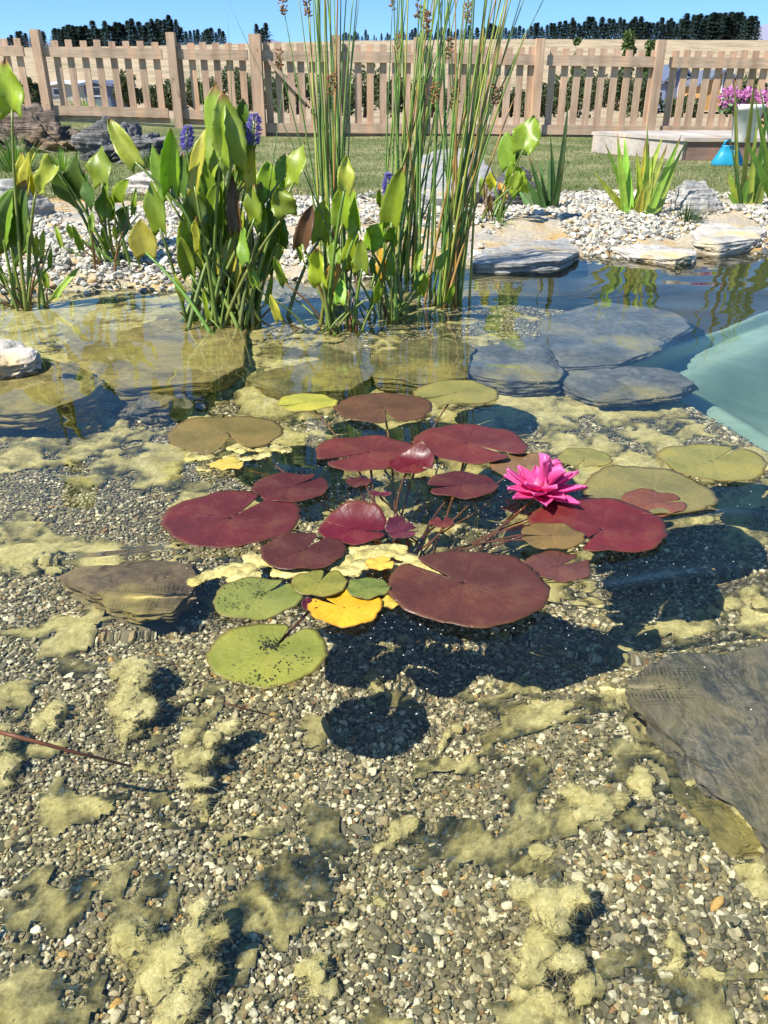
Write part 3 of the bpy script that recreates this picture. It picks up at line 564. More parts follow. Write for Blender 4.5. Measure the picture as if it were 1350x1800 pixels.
# ------------------------------------------------------------------ algae clumps
_ico = None
def blob(name, centers, mat, label, cat='algae', group=None, voxel=.006, amp=.012, freq=28, seed=0, dens=1.0, flen=.009):
    """a soft clump: overlapping lumps fused into one surface, then roughened"""
    bm = bmesh.new()
    for (c, r) in centers:
        bmesh.ops.create_icosphere(bm, subdivisions=2, radius=r, matrix=Matrix.Translation(c))
    me = bpy.data.meshes.new('lump'); bm.to_mesh(me); bm.free(); tmp = bpy.data.objects.new('lump', me); COL.objects.link(tmp)
    md = tmp.modifiers.new('r', 'REMESH'); md.mode = 'VOXEL'; md.voxel_size = voxel; sm_ = tmp.modifiers.new('s', 'SMOOTH'); sm_.iterations = 7; sm_.factor = .6
    dg = bpy.context.evaluated_depsgraph_get(); ev = tmp.evaluated_get(dg); m2 = ev.to_mesh()
    n = len(m2.vertices); V = np.empty(n * 3, np.float32); m2.vertices.foreach_get('co', V); V = V.reshape(-1, 3).astype(float); N = np.empty(n * 3, np.float32); m2.vertices.foreach_get('normal', N); N = N.reshape(-1, 3)
    F = [tuple(p.vertices) for p in m2.polygons]; ev.to_mesh_clear(); bpy.data.objects.remove(tmp); bpy.data.meshes.remove(me)
    d = fbm(V * freq + seed, 4, seed) * amp + fbm(V * freq * 4 + seed, 3, seed + 9) * amp * .55
    V = V + N * d[:, None]; V[:, 2] = np.minimum(V[:, 2], -.004) if V[:, 2].mean() < -.01 else V[:, 2]
    N0 = N; V2 = V + 0
    c = V.mean(0); rs_ = np.random.RandomState(seed + 500); nf = 0 if mat is M_float else int(min(len(V) * 1.7, 60000))
    FV, FF, FN = fuzz(V - N * .001, N, max(nf, 8), flen * 1.25, .00020, rs_, .75)
    if c[2] < -.01: FV[:, 2] = np.minimum(FV[:, 2], -.004)
    n0 = len(V); V = np.concatenate([V, FV]); quads = np.array([q for q in F if len(q) == 4])
    o = meshobj(name, V - c, np.concatenate([quads, FF + n0]), mat, caus=True, loc=tuple(c)); tx = np.stack([fbm(V2 * 60, 3, 5), fbm(V2 * 60, 3, 6), fbm(V2 * 60, 3, 7)], 1)
    set_normals(o, np.concatenate([N0 + tx * .38 + [0, 0, .25], FN])); set_soft(o, np.ones(len(V))); tag(o, label, cat, group); return o
CL = [
    ([(1150, 1262, 14), (1172, 1280, 18), (1190, 1300, 16)], 'algae fringe on the upper edge of the dark slate slab'),
    ([(1225, 1350, 18), (1250, 1372, 22), (1270, 1395, 18), (1212, 1378, 14)], 'ragged algae fringe halfway along the dark slate slab'),
    ([(1300, 1425, 16), (1322, 1452, 20), (1345, 1475, 20)], 'algae fringe at the lower end of the dark slate slab'),  # spine pixels with lump radius in pixels, label
    ([(235, 1170, 30), (240, 1200, 38), (228, 1230, 38), (245, 1255, 32), (225, 1290, 24), (215, 1315, 16)], 'tall fluffy yellow algae clump left of the two green lily pads'),
    ([(70, 1275, 20), (95, 1260, 22), (105, 1245, 14)], 'little algae puff between the tall clump and the left edge'),
    ([(335, 1290, 20), (345, 1330, 26), (350, 1370, 22), (352, 1410, 20), (378, 1300, 20), (400, 1280, 20), (390, 1330, 14), (360, 1440, 14)], 'forked olive algae plume with a dark hollow between its arms'),
    ([(250, 1345, 14), (270, 1352, 16), (290, 1358, 10)], 'short strip of algae at the foot of the forked plume'),
    ([(-5, 1310, 36), (15, 1335, 26), (5, 1370, 22)], 'algae cloud cut by the left edge at the twig'),
    ([(215, 1650, 34), (250, 1670, 40), (300, 1680, 42), (350, 1650, 36), (355, 1600, 30), (350, 1700, 36), (280, 1730, 36), (330, 1770, 36), (290, 1800, 34)], 'largest algae cloud, brown shaded, at the bottom left'),
    ([(555, 1710, 24), (558, 1735, 20), (545, 1760, 12)], 'small green algae ball alone on pebbles at the bottom middle'),
    ([(680, 1480, 18), (700, 1465, 18), (720, 1455, 14), (660, 1495, 10)], 'slanting tuft of algae in the middle of the pebbles'),
    ([(665, 1585, 18), (680, 1595, 14)], 'faint algae puff among white pebbles at lower middle'),
    ([(960, 1505, 24), (975, 1500, 16)], 'round algae knob above the wide bottom right mass'),
    ([(930, 1570, 30), (970, 1600, 42), (1010, 1580, 30), (950, 1650, 36), (940, 1700, 30), (1000, 1690, 32), (930, 1740, 22), (1030, 1740, 24), (905, 1690, 16), (960, 1760, 26)], 'wide spreading algae mass with a dark hollow at the bottom right'),
    ([(1185, 1640, 15), (1190, 1670, 20), (1188, 1700, 18), (1192, 1725, 12)], 'upright narrow algae finger right of the wide mass'),
    ([(1240, 1705, 12), (1262, 1710, 12)], 'bright yellow scrap of algae near the lower right edge'),
    ([(1130, 1375, 26), (1135, 1395, 24)], 'round yellow algae ball beside the foot of the slate slab'),
    ([(1020, 1400, 28), (1055, 1410, 34), (1040, 1435, 26), (990, 1390, 18)], 'olive algae cushion with a dark centre left of the round ball'),
    ([(1085, 1135, 12), (1090, 1150, 14), (1092, 1165, 10)], 'small algae knob standing in the shadow above the slab tip'),
    ([(1335, 1530, 26), (1345, 1560, 24)], 'smooth yellow algae lump at the right edge'),
    ([(1070, 1220, 22), (1100, 1225, 26), (1075, 1245, 20), (1130, 1230, 20), (1120, 1205, 14), (1070, 1195, 10)], 'knotted yellow algae tuft on the corner of the slate slab'),
    ([(860, 1205, 12), (900, 1210, 20), (940, 1215, 16), (950, 1235, 14)], 'row of algae tufts at the lower border of the lily shadow'),
    ([(655, 1195, 14), (665, 1215, 16), (655, 1235, 12)], 'greenish algae lump in the dark shadow under the lily pads'),
    ([(762, 1335, 10), (770, 1320, 10), (778, 1306, 10), (788, 1292, 10), (800, 1280, 9)], 'thin wavy algae strand right of the lily shadow'),
    ([(740, 890, 14), (765, 878, 16), (790, 872, 12), (715, 900, 14)], 'soft algae plume below the small dark red lily pad'),
    ([(760, 915, 10), (795, 905, 14), (805, 930, 16), (800, 890, 10)], 'pale algae plume right of the tiny kidney shaped pad'),
    ([(705, 1125, 12), (698, 1145, 12), (690, 1160, 12)], 'stringy algae along the stalk below the big brown pad'),
    ([(15, 1005, 18), (50, 1000, 22), (85, 985, 18)], 'low algae heap beside the brown edged slab at the left'),
    ([(1320, 1040, 22), (1290, 1060, 20), (1345, 1060, 20), (1250, 1075, 14)], 'bright drift of algae above the slate slab at the right edge'),
    ([(1040, 1040, 14), (1020, 1055, 14), (1060, 1065, 12)], 'yellow algae tuft just right of the twin lobed brown pad'),
    ([(450, 1500, 12), (460, 1508, 8)], 'tiny yellow green algae dot on pebbles below the forked plume'),
]
for i, (sp, lab) in enumerate(CL):
    cs = []; n = len(sp); rs2 = random.Random(100 + i); zb = []
    low = max(p[1] for p in sp)
    for (px, py, r) in sp:
        b = uwb(px, py); d = (b - Vector((0, 0, CH))).length * .86; rw = r * d / FP
        lift = max(0, min(.10, (low - py) * d / FP * .40)) + rw * .55
        z = min(-.03 - rw * .3, b.z + lift); p = uw(px, py, z); cs.append((p, rw * .80))
        for k in range(4):
            a = rs2.uniform(0, 6.28); e = rs2.uniform(.5, 1.05); rr_ = rw * rs2.uniform(.28, .5)
            cs.append((p + Vector((math.cos(a) * rw * e, math.sin(a) * rw * e * .8, rs2.uniform(-.5, .5) * rw)), rr_))
    blob('algae_clump', cs, M_algae, lab, 'algae clump', 'fluffy algae clumps standing on the pond bed', voxel=.0033, amp=.0075, freq=34, seed=i)
FLOATS = [([(350, 800), (400, 812), (450, 800), (480, 788), (420, 785), (380, 825)], 'bright yellow floating algae mat below the olive brown heart pad'),
          ([(380, 1010), (420, 1000), (460, 985), (440, 1015), (490, 1000), (520, 1005), (360, 1020)], 'bright yellow floating algae mat above the upper green pad'),
          ([(600, 990), (640, 970), (680, 965), (620, 1000), (700, 990), (660, 985)], 'bright yellow floating algae mat around the small orange pad'),
          ([(720, 1000), (735, 995), (750, 1005)], 'little floating algae scrap in the notch of the big brown pad')]
for i, (pp, lab) in enumerate(FLOATS):
    rs2 = random.Random(i); cs = []
    V = []
    for (px, py) in pp:
        for k in range(7):
            p = at(px + rs2.uniform(-24, 24), py + rs2.uniform(-9, 9), -.002); cs.append((p, rs2.uniform(.009, .018)))
    o = blob('floating_algae', cs, M_float, lab, 'algae', 'floating yellow algae mats', voxel=.0033, amp=.005, freq=40, seed=50 + i); o.scale = (1, 1, .30); o.location.z = .0005


# ------------------------------------------------------------------ lily pads
def colr(o, c): o.color = (*c, 1); return o
RED = (.125, .024, .022); DRED = (.085, .018, .018); BRN = (.105, .048, .024); OLV = (.17, .125, .04); OLG = (.22, .20, .055); GRN = (.185, .205, .045); YEL = (.70, .36, .02); YG = (.36, .34, .05)
def lily_pad(cx, cy, w, notch, col, label, nw=10, z=.004, jx=0, jy=0, curl=0, tilt=(0, 0), aspect=1.0, seed=0, stalk=True, root=(715, 1010), wav=.028, cup=0, sink=0):
    """a round floating leaf, w = width in picture pixels, notch = pixel the slit opens towards, (jx,jy) = offset of the stalk joint in radii"""
    c = at(cx, cy, z); d = (c - Vector((0, 0, CH))).length * math.cos(math.atan2(900 - cy, FP)); rad = w / 2 * ((c - Vector((0, 0, CH))).dot(ray(675, 900))) / FP
    nd = at(*notch, z) - c; na = math.atan2(nd.y, nd.x); rr = random.Random(seed + int(cx)); ph = [rr.uniform(0, 6.28) for _ in range(4)]
    nseg, nr = 96, 12; V = []; UV = []; hw = R(nw) / 2
    j = Vector((jx * rad, jy * rad, 0)); nib = [(rr.uniform(0, 6.28), rr.uniform(.02, .07), rr.uniform(.015, .06)) for _ in range(rr.randint(1, 5))]
    for i in range(nr + 1):
        for k in range(nseg + 1):
            u = k / nseg; a = na + hw * .25 + (2 * math.pi - hw * .5) * u; rho = (i / nr)
            e = 1 + wav * math.sin(3 * a + ph[0]) + wav * .7 * math.sin(5 * a + ph[1]) + wav * .35 * math.sin(13 * a + ph[2]) + wav * .25 * math.sin(23 * a + ph[3])
            da = min(abs(a - na), abs(2 * math.pi - (a - na)));
            for (na_, nw_, nd_) in nib: e *= 1 - nd_ * math.exp(-((a % 6.283 - na_) / nw_) ** 2)
            e *= 1 - .10 * math.exp(-(da / (hw * .6 + .03)) ** 2)
            # lobes round off beside the slit; the slit widens outwards
            a2 = a + (hw * .9 * rho * math.exp(-(a - na) / .25) if a - na < math.pi else -hw * .9 * rho * math.exp(-(2 * math.pi - (a - na)) / .25))
            p = Vector((math.cos(a2) * rad * e * rho, math.sin(a2) * rad * aspect * e * rho, 0)) + j * (1 - rho)
            h = .0022 * math.sin(2 * a + ph[1]) * rho * (rad / .12) + .0012 * math.sin(5 * a + ph[3]) * rho ** 2 + cup * rho ** 3 * rad
            h += .0016 * rho ** 6 * (1 + math.sin(7 * a + ph[2]))
            if curl:
                s_ = max(0, p.dot(Vector((-math.sin(na), math.cos(na), 0)).normalized() * (1 if curl > 0 else -1)) / rad); h += abs(curl) * rad * s_ ** 2.2
            h += .0015 * (1 - rho) - sink * max(0, math.cos(a - na)) * rho
            h += tilt[0] * p.x + tilt[1] * p.y
            V.append((p.x - j.x, (p.y - j.y) * .87, h)); UV.append((rho, u))
    F = []
    for i in range(nr):
        for k in range(nseg):
            A = i * (nseg + 1) + k; F.append((A, A + nseg + 1, A + nseg + 2, A + 1) if i else (A, A + nseg + 1, A + nseg + 2))
    o = meshobj('lily_pad', V, F, M_pad, loc=(c.x + j.x, c.y + j.y, z)); colr(o, col)
    uvl = o.data.uv_layers.new(name='UVMap'); idx = np.empty(len(o.data.loops), np.int32); o.data.loops.foreach_get('vertex_index', idx); uvl.data.foreach_set('uv', np.array(UV, np.float32)[idx].ravel())
    so = o.modifiers.new('solid', 'SOLIDIFY'); so.thickness = .0012; so.offset = 1
    o.cycles.is_caustics_receiver = False
    tag(o, label, 'lily pad', 'water lily pads floating on the pond')
    if stalk:
        b = uw(*root, -.36); b = Vector((b.x + rr.uniform(-.05, .05), b.y + rr.uniform(-.05, .05), -.36)); P0 = Vector((0, 0, -.003)); P2 = b - o.location
        mid = (P0 + P2) * .5 + Vector((rr.uniform(-.04, .04), rr.uniform(-.04, .04), .11 if P2.length < .6 else .14)); mid.z = min(mid.z, -.03 - z)
        s = MB().tube(bez(P0, mid, P2, 14), .0026, 6).build('stalk', M_stem, o, True, True); colr(s, (.22, .09, .05))
    return o
PADS = [
 ((398, 763, 202, (408, 800), OLV, 'olive brown heart shaped pad, leftmost of the far row'), dict(nw=42, jx=.05, z=.004)),
 ((540, 708, 106, (500, 716), YG, 'yellow green pad with orange blotched edge behind the heart shaped olive pad'), dict(nw=8, z=.003)),
 ((674, 718, 174, (690, 748), BRN, 'reddish brown far pad with a slit towards the camera'), dict(nw=14, z=.004)),
 ((802, 691, 150, (770, 700), OLG, 'plain olive green pad farthest from the camera'), dict(nw=5, z=.003)),
 ((641, 796, 180, (575, 815), RED, 'dark red pad with its slit to the left, behind the glossy curled leaf'), dict(nw=12, jx=.1, z=.005)),
 ((827, 780, 202, (905, 808), RED, 'wide dark red pad directly behind the pink flower'), dict(nw=10, z=.006, jx=-.05)),
 ((812, 853, 124, (740, 862), DRED, 'small dark purple red pad left of the pink flower'), dict(nw=12, z=.004)),
 ((925, 820, 130, (990, 835), (.20, .11, .05), 'murky brown pad half hidden behind the pink flower'), dict(nw=8, z=.001)),
 ((1028, 806, 95, (1015, 840), OLG, 'small olive pad right behind the pink flower'), dict(nw=8, z=.003)),
 ((1252, 812, 186, (1300, 783), (.23, .21, .055), 'olive pad farthest to the right'), dict(nw=7, z=.004)),
 ((1138, 863, 228, (1080, 905), (.19, .165, .055), 'broad olive pad behind the big red pad'), dict(nw=7, z=.004, jx=.1)),
 ((1148, 885, 112, (1200, 880), (.17, .06, .035), 'reddish blotched pad overlapping the broad olive pad'), dict(nw=10, z=.0065, tilt=(0, .02))),
 ((511, 858, 136, (560, 838), DRED, 'small dark red pad behind the big left one'), dict(nw=10, z=.005)),
 ((407, 912, 244, (462, 874), (.105, .019, .020), 'big dark red pad at the far left of the lily group'), dict(nw=13, z=.006)),
 ((531, 970, 150, (572, 938), (.08, .022, .018), 'dark maroon pad beside the curled leaf, overlapping the big left pad'), dict(nw=16, z=.009)),
 ((630, 848, 46, (640, 838), DRED, 'tiny round dark red pad below the curled glossy leaf'), dict(nw=10, z=.004)),
 ((777, 920, 44, (777, 908), RED, 'tiny kidney shaped red pad in the middle of the group'), dict(nw=30, z=.004)),
 ((452, 1052, 155, (505, 1022), GRN, 'green pad dotted with aphids, above the largest green one'), dict(nw=10, z=.005)),
 ((472, 1150, 212, (520, 1098), (.225, .235, .04), 'largest green pad, nearest the camera'), dict(nw=13, z=.006)),
 ((562, 1026, 100, (575, 1003), (.21, .20, .035), 'small green pad with a reddish rim above the yellow leaf'), dict(nw=14, z=.010)),
 ((647, 1035, 78, (690, 1030), (.14, .17, .035), 'small dull green pad touching the big brown pad'), dict(nw=6, z=.009)),
 ((607, 1070, 132, (560, 1050), YEL, 'bright orange yellow dying pad with brown spots'), dict(nw=16, z=.004, cup=.02, wav=.035)),
 ((685, 1060, 44, (700, 1050), (.55, .40, .06), 'little yellow leaf scrap between the orange pad and big brown pad'), dict(nw=8, z=.003)),
 ((668, 992, 52, (690, 985), (.75, .42, .06), 'tiny orange yellow pad on the floating algae'), dict(nw=10, z=.010)),
 ((400, 817, 60, (430, 812), (.55, .40, .08), 'tiny blotched yellow pad on algae below the olive heart pad'), dict(nw=10, z=.009, wav=.06)),
 ((825, 1032, 284, (722, 985), (.092, .030, .020), 'biggest pad, brownish red, nearest of the red ones'), dict(nw=11, jx=-.06, jy=.08, z=.008)),
 ((981, 997, 118, (1030, 978), (.11, .04, .03), 'two lobed brown pad right of the biggest pad'), dict(nw=22, z=.004)),
 ((970, 943, 112, (915, 942), (.17, .11, .035), 'olive brown pad lying over the edge of the big red pad'), dict(nw=12, z=.012)),
 ((1047, 921, 238, (1005, 985), (.125, .018, .018), 'big crimson pad in front of the pink flower'), dict(nw=10, z=.007, jx=.05, jy=-.2)),
 ((640, 925, 60, (655, 940), (.12, .12, .04), 'dim green leaf just under the surface behind the curled red leaf'), dict(nw=10, z=-.012)),
]
for i, (a, kw) in enumerate(PADS): lily_pad(*a, seed=i, **kw)
lily_pad(722, 818, 82, (770, 830), (.11, .008, .013), 'glossy curled young red leaf behind the dark purple pad', nw=14, z=.006, curl=.75, seed=40)
lily_pad(622, 932, 122, (690, 938), (.12, .010, .02), 'folded crimson leaf with a glossy raised flap in the middle of the group', nw=14, z=.007, curl=.55, seed=41)
lily_pad(706, 936, 56, (740, 930), (.10, .02, .035), 'crumpled dark purple leaf between the folded leaf and the tiny kidney pad', nw=30, z=.008, curl=.8, wav=.09, seed=42)
lily_pad(546, 1066, 34, (560, 1060), (.09, .012, .025), 'small dark purple leaf tip beside the orange yellow pad', nw=30, z=.004, curl=.4, wav=.06, seed=43)
lily_pad(668, 870, 40, (690, 880), (.11, .015, .03), 'narrow dark furled leaf standing clear of the water', nw=10, z=.012, curl=.5, aspect=.45, tilt=(-.15, 0), seed=44)
# aphids as specks on the green pads
def specks(px, py, sx, sy, n, z):
    mb = MB()
    for _ in range(n):
        p = at(rnd.gauss(px, sx), rnd.gauss(py, sy), z); r = rnd.uniform(.0008, .0016); a = rnd.uniform(0, 6.28); dx = Vector((math.cos(a), math.sin(a), 0)) * r * 1.5; dy = Vector((-math.sin(a), math.cos(a), 0)) * r * .8; up = Vector((0, 0, r))
        mb.add([p - dx, p - dy, p + dx, p + dy, p + up * 1.2, p - up * .2], [(0, 1, 4), (1, 2, 4), (2, 3, 4), (3, 0, 4), (1, 0, 5), (2, 1, 5), (3, 2, 5), (0, 3, 5)])
    return mb
M_aphid = plain('aphid_black', (.015, .014, .010), .5)
mb = specks(475, 1132, 9, 6, 90, .0095)
for q in ((410, 1060, 14, 8, 30), (455, 1043, 6, 4, 20), (425, 1025, 18, 5, 22), (470, 1168, 40, 22, 40), (440, 1195, 30, 6, 30), (530, 1160, 14, 8, 16)): mb2 = specks(*q, .0095); mb.add(mb2.v, mb2.f)
tag(mb.build('aphids', M_aphid), 'black aphids speckling the green lily pads', 'insects', kind='stuff')

rs = np.random.RandomState(64); n = 520; px_ = np.concatenate([rs.normal(760, 220, 440), rs.uniform(0, 1350, 80)]); py_ = np.concatenate([rs.normal(950, 110, 440), rs.uniform(620, 1400, 80)]); V = []
for a_, b_ in zip(px_, py_):
    p = at(a_, max(600, b_), .0032); r = rs.uniform(.0004, .0010); V += [p + Vector((-r, -r, 0)), p + Vector((r, -r * .6, 0)), p + Vector((r * .8, r, .0003)), p + Vector((-r, r * .7, 0))]
tag(meshobj('floating_specks', V, np.arange(4 * n).reshape(-1, 4), plain('pale_speck', (.7, .66, .52), .6, .1), smooth=False), 'tiny pale specks added on the pond for its white sparkles', 'specks', kind='stuff')  # pale flecks added to stand for small white sparkles on the water

# ------------------------------------------------------------------ the pink flower
def petal_mesh(L_, Wd, cup, bend, nu=14, nv=8):
    V = []; F = []; UV = []
    for i in range(nu + 1):
        u = i / nu; w = Wd * (math.sin(math.pi * min(1, u * .88 + .10)) ** .8) * (1 - .55 * u ** 4)
        for k in range(nv + 1):
            s = k / nv * 2 - 1; V.append((u * L_, s * w / 2, cup * Wd * s * s * (1 - u * .3) + bend * L_ * u * u)); UV.append((u, k / nv))
    for i in range(nu):
        for k in range(nv): a = i * (nv + 1) + k; F.append((a, a + 1, a + nv + 2, a + nv + 1))
    return V, F, UV
def add_uv(o, UV):
    uvl = o.data.uv_layers.new(name='UVMap'); idx = np.empty(len(o.data.loops), np.int32); o.data.loops.foreach_get('vertex_index', idx); uvl.data.foreach_set('uv', np.array(UV, np.float32)[idx].ravel())
fl = empty('water_lily_flower', at(950, 872, .006)); tag(fl, 'pink pointed water lily flower open on the water among the red pads', 'flower')
for ring, (n, el, Lp, Wp, cup, bend) in enumerate([(8, 4, .082, .037, .22, .08), (8, 15, .078, .036, .25, .06), (5, 32, .062, .030, .4, .02), (4, 72, .070, .034, .85, -.10), (3, 82, .070, .028, .9, -.08)]):
    for k in range(n):
        V, F, UV = petal_mesh(Lp * rnd.uniform(.9, 1.08), Wp, cup, bend)
        p = meshobj('petal', V, F, M_petal, fl); add_uv(p, UV)
        a = 2 * math.pi * (k + .5 * (ring % 2)) / n + rnd.uniform(-.1, .1); e = R(el + rnd.uniform(-5, 5))
        if ring == 0 and k == 4: e = R(34)
        p.rotation_euler = (Matrix.Rotation(a, 4, 'Z') @ Matrix.Rotation(-e, 4, 'Y')).to_euler(); p.location = (math.cos(a) * .006 + (.004 if ring > 2 else 0), math.sin(a) * .006, .005 + ring * .002)
        if ring > 2: p.rotation_euler = (Matrix.Rotation(R(10), 4, 'Y') @ p.rotation_euler.to_matrix().to_4x4()).to_euler()
        so = p.modifiers.new('s', 'SOLIDIFY'); so.thickness = .0007
s = MB().tube(bez(Vector((0, 0, .006)), Vector((-.05, .02, -.1)), Vector((-.16, -.02, -.33)), 12), .0035, 6).build('stalk', M_stem, fl, True, True); colr(s, (.25, .10, .06))

# ------------------------------------------------------------------ plants
def leaf_mesh(L_, Wd, fold, curve, kind='heart', nu=16, nv=8, twist=0, wavy=0, ph=0):
    V = []; F = []; UV = []
    for i in range(nu + 1):
        u = i / nu
        if kind == 'heart':
            w = Wd * (math.sin(math.pi * min(1, .17 + u * .83)) ** .75) * (1.08 - .2 * u) if u < 1 else 0
        elif kind == 'lance': w = Wd * (math.sin(math.pi * min(1, .12 + u * .88)) ** .7) if u < 1 else 0
        else: w = Wd * (1 - u ** 2.6) * (.75 + .5 * u * (1 - u))
        for k in range(nv + 1):
            s = k / nv * 2 - 1; back = (-.17 * L_ * (abs(s) ** 1.5) * (1 - u) ** 6 if kind == 'heart' else 0)
            y = s * w / 2; z = fold * abs(s) ** 1.4 * w / 2 + curve * L_ * (u ** 2) + wavy * Wd * math.sin(u * 9 + s * 2 + ph) * abs(s) * .25
            if twist: a = twist * u; y, z = y * math.cos(a) - z * math.sin(a) * .5, z + y * math.sin(a)
            if kind == 'heart' and abs(s) == 1: y *= 1 + .05 * math.sin(u * 31 + ph) + .04 * math.sin(u * 57 + ph * 2)
            V.append((y, u * L_ + back, z)); UV.append((k / nv, u))
    for i in range(nu):
        for k in range(nv): a = i * (nv + 1) + k; F.append((a, a + 1, a + nv + 2, a + nv + 1))
    return V, F, UV
def place_leaf(base, tip, Wd, parent, origin, col, face, mat, kind='heart', fold=.35, curve=-.12, wavy=.3, thick=.0007, name='leaf'):
    L_ = (tip - base).length; yv = (tip - base).normalized(); zv = face - yv * face.dot(yv); zv.normalize(); xv = yv.cross(zv)
    V, F, UV = leaf_mesh(L_, Wd, fold, curve, kind, wavy=wavy, ph=rnd.uniform(0, 6))
    o = meshobj(name, V, F, mat, parent, caus=(base.z < .15)); add_uv(o, UV); colr(o, col)
    o.matrix_local = Matrix.Translation(base - origin) @ Matrix((xv, yv, zv)).transposed().to_4x4()
    if thick: so = o.modifiers.new('s', 'SOLIDIFY'); so.thickness = thick
    return o
G0 = (.33, .42, .035); G1 = (.24, .34, .03); G2 = (.11, .20, .03); G3 = (.40, .46, .06); GY = (.52, .48, .05); GO = (.62, .33, .04); GB = (.16, .09, .03)
def pickerel(base_px, Y0, leaves, label, extra=10, name='pickerel_plant', spikes=(), spread=.07, bz0=None, stemcol=(.17, .24, .05), fill=0):
    b = at(*base_px, 0 if bz0 is None else bz0); org = Vector((b.x, b.y, bz(b.x, b.y) if bz0 is None else bz0)); root = empty(name, org)
    tag(root, label, 'water plant', 'pickerel plants at the pond margin')
    for (tx, ty, bx, by, w, col) in list(leaves):
        dY = rnd.uniform(-.10, .12); Yl = b.y + dY
        tip = atY(tx, ty, Yl + rnd.uniform(-.05, .05)); ba = atY(bx, by, Yl); wd = w * (Yl * math.cos(PITCH) + .3) / FP * 1.08
        f = Vector((rnd.uniform(-1.0, .2), -1, rnd.uniform(.05, .5))).normalized()
        c = tuple(max(0, x * rnd.uniform(.85, 1.15)) for x in col)
        lf = place_leaf(ba, tip, wd, root, org, c, f, M_leaf, fold=rnd.uniform(.2, .7), curve=rnd.uniform(-.18, .05), wavy=rnd.uniform(.1, .6))
        foot = Vector((org.x + rnd.gauss(0, spread), org.y + rnd.gauss(0, spread * .7), org.z - .01)); mid = Vector((foot.x * .5 + ba.x * .5 + rnd.uniform(-.02, .02), foot.y * .5 + ba.y * .5, org.z + (ba.z - org.z) * .62))
        mid.x = foot.x * .62 + ba.x * .38
        st = MB().tube([p - org for p in bez(foot, mid, ba + (tip - ba) * .04, 10)], lambda t: .0080 - .0040 * t, 7).build('stem', M_stem, root, True, True); colr(st, tuple(x * rnd.uniform(.8, 1.2) for x in stemcol))
    xs_ = [q[2] for q in leaves]
    for _ in range(fill):
        bx = rnd.gauss(base_px[0] + 5, (max(xs_) - min(xs_)) * .22); by = rnd.uniform(310, 480); l_ = rnd.uniform(55, 90); leaves = list(leaves) + [(bx + rnd.uniform(-14, 14), by - l_, bx, by, rnd.uniform(22, 38), rnd.choice([G0, G0, G1, G1, G2, G3, G3, GY]))]
    for (tx, ty, bx, by, w, col) in leaves[len(xs_):]:
        Yl = b.y + rnd.uniform(-.02, .22); tip = atY(tx, ty, Yl); ba = atY(bx, by, Yl); wd = w * (Yl * math.cos(PITCH) + .3) / FP * .9
        place_leaf(ba, tip, wd, root, org, col, Vector((rnd.uniform(-1.0, .3), -1, rnd.uniform(.05, .5))).normalized(), M_leaf, fold=rnd.uniform(.3, .8), curve=rnd.uniform(-.18, .05), wavy=rnd.uniform(.1, .6))
        foot = Vector((org.x + rnd.gauss(0, spread), org.y + rnd.gauss(0, spread * .7), org.z - .01)); mid = Vector((foot.x * .62 + ba.x * .38, (foot.y + ba.y) / 2, org.z + (ba.z - org.z) * .62))
        st = MB().tube([p - org for p in bez(foot, mid, ba + (tip - ba) * .04, 10)], lambda t: .0084 - .0042 * t, 7).build('stem', M_stem, root, True, True); colr(st, tuple(x * rnd.uniform(.8, 1.3) for x in stemcol))
    for k in range(extra):                                # short stems and dead bits at the foot
        foot = Vector((org.x + rnd.gauss(0, spread), org.y + rnd.gauss(0, spread * .7), org.z - .01)); a = rnd.uniform(-1, 1); h = rnd.uniform(.10, .30); tp = foot + Vector((a * .16, rnd.uniform(-.08, .08), h))
        dead = rnd.random() < .35; st = MB().tube([p - org for p in bez(foot, foot + Vector((a * .03, 0, h * .6)), tp, 7)], lambda t: .0058 * (1 - .6 * t), 6).build('stem', M_stem, root, True, True); colr(st, (.20, .10, .04) if dead else (.20, .27, .06))
        if rnd.random() < .6:
            place_leaf(tp, tp + Vector((a * .03, rnd.uniform(-.03, .03), rnd.uniform(.05, .10))), rnd.uniform(.02, .035), root, org, rnd.choice([G1, G3, GB, GY]) if dead else rnd.choice([G0, G1, G3]), Vector((rnd.uniform(-.6, .6), -1, .3)), M_leaf, fold=.5, wavy=.6)
    for (sx, sy, h, w) in spikes:
        p0 = atY(sx, sy + h / 2, b.y); p1 = atY(sx + 2, sy - h / 2, b.y); fs = Vector((org.x + rnd.gauss(0, .03), org.y, org.z))
        st = MB().tube([p - org for p in bez(fs, Vector((fs.x * .4 + p0.x * .6, p0.y, p0.z * .6)), p0, 9)] + [p1 - org], .0035, 6).build('stem', M_stem, root, True, True); colr(st, (.18, .28, .05))
        mb = MB(); rw = w * .52 * 2.9 / FP; ax = p1 - p0
        for q in range(380):
            t_ = rnd.random(); a = rnd.uniform(0, 6.28); env = math.sin(math.pi * min(1, .12 + t_ * .85)) ** .5; r = rw * env * rnd.uniform(.5, 1); c = p0 + ax * t_ - org + Vector((math.cos(a) * r, math.sin(a) * r, 0))
            d = Vector((math.cos(a), math.sin(a), rnd.uniform(-.2, .7))).normalized() * .008; sd = d.cross(Vector((rnd.uniform(-1, 1), rnd.uniform(-1, 1), rnd.uniform(-1, 1)))).normalized() * .0032
            mb.add([c - d * .3, c + sd, c + d, c - sd], [(0, 1, 2, 3)])
        mb.build('flower_spike', M_violet, root, True)
    return root
t = NT('violet_petals'); f_ = t.noise(t.co(), 120, 2); c_ = t.ramp(f_, [(.3, (.11, .09, .38)), (.6, (.25, .19, .56)), (.75, (.50, .42, .75))]); t.base(c_, .6); t.translucent(c_, .35); M_violet = t.m

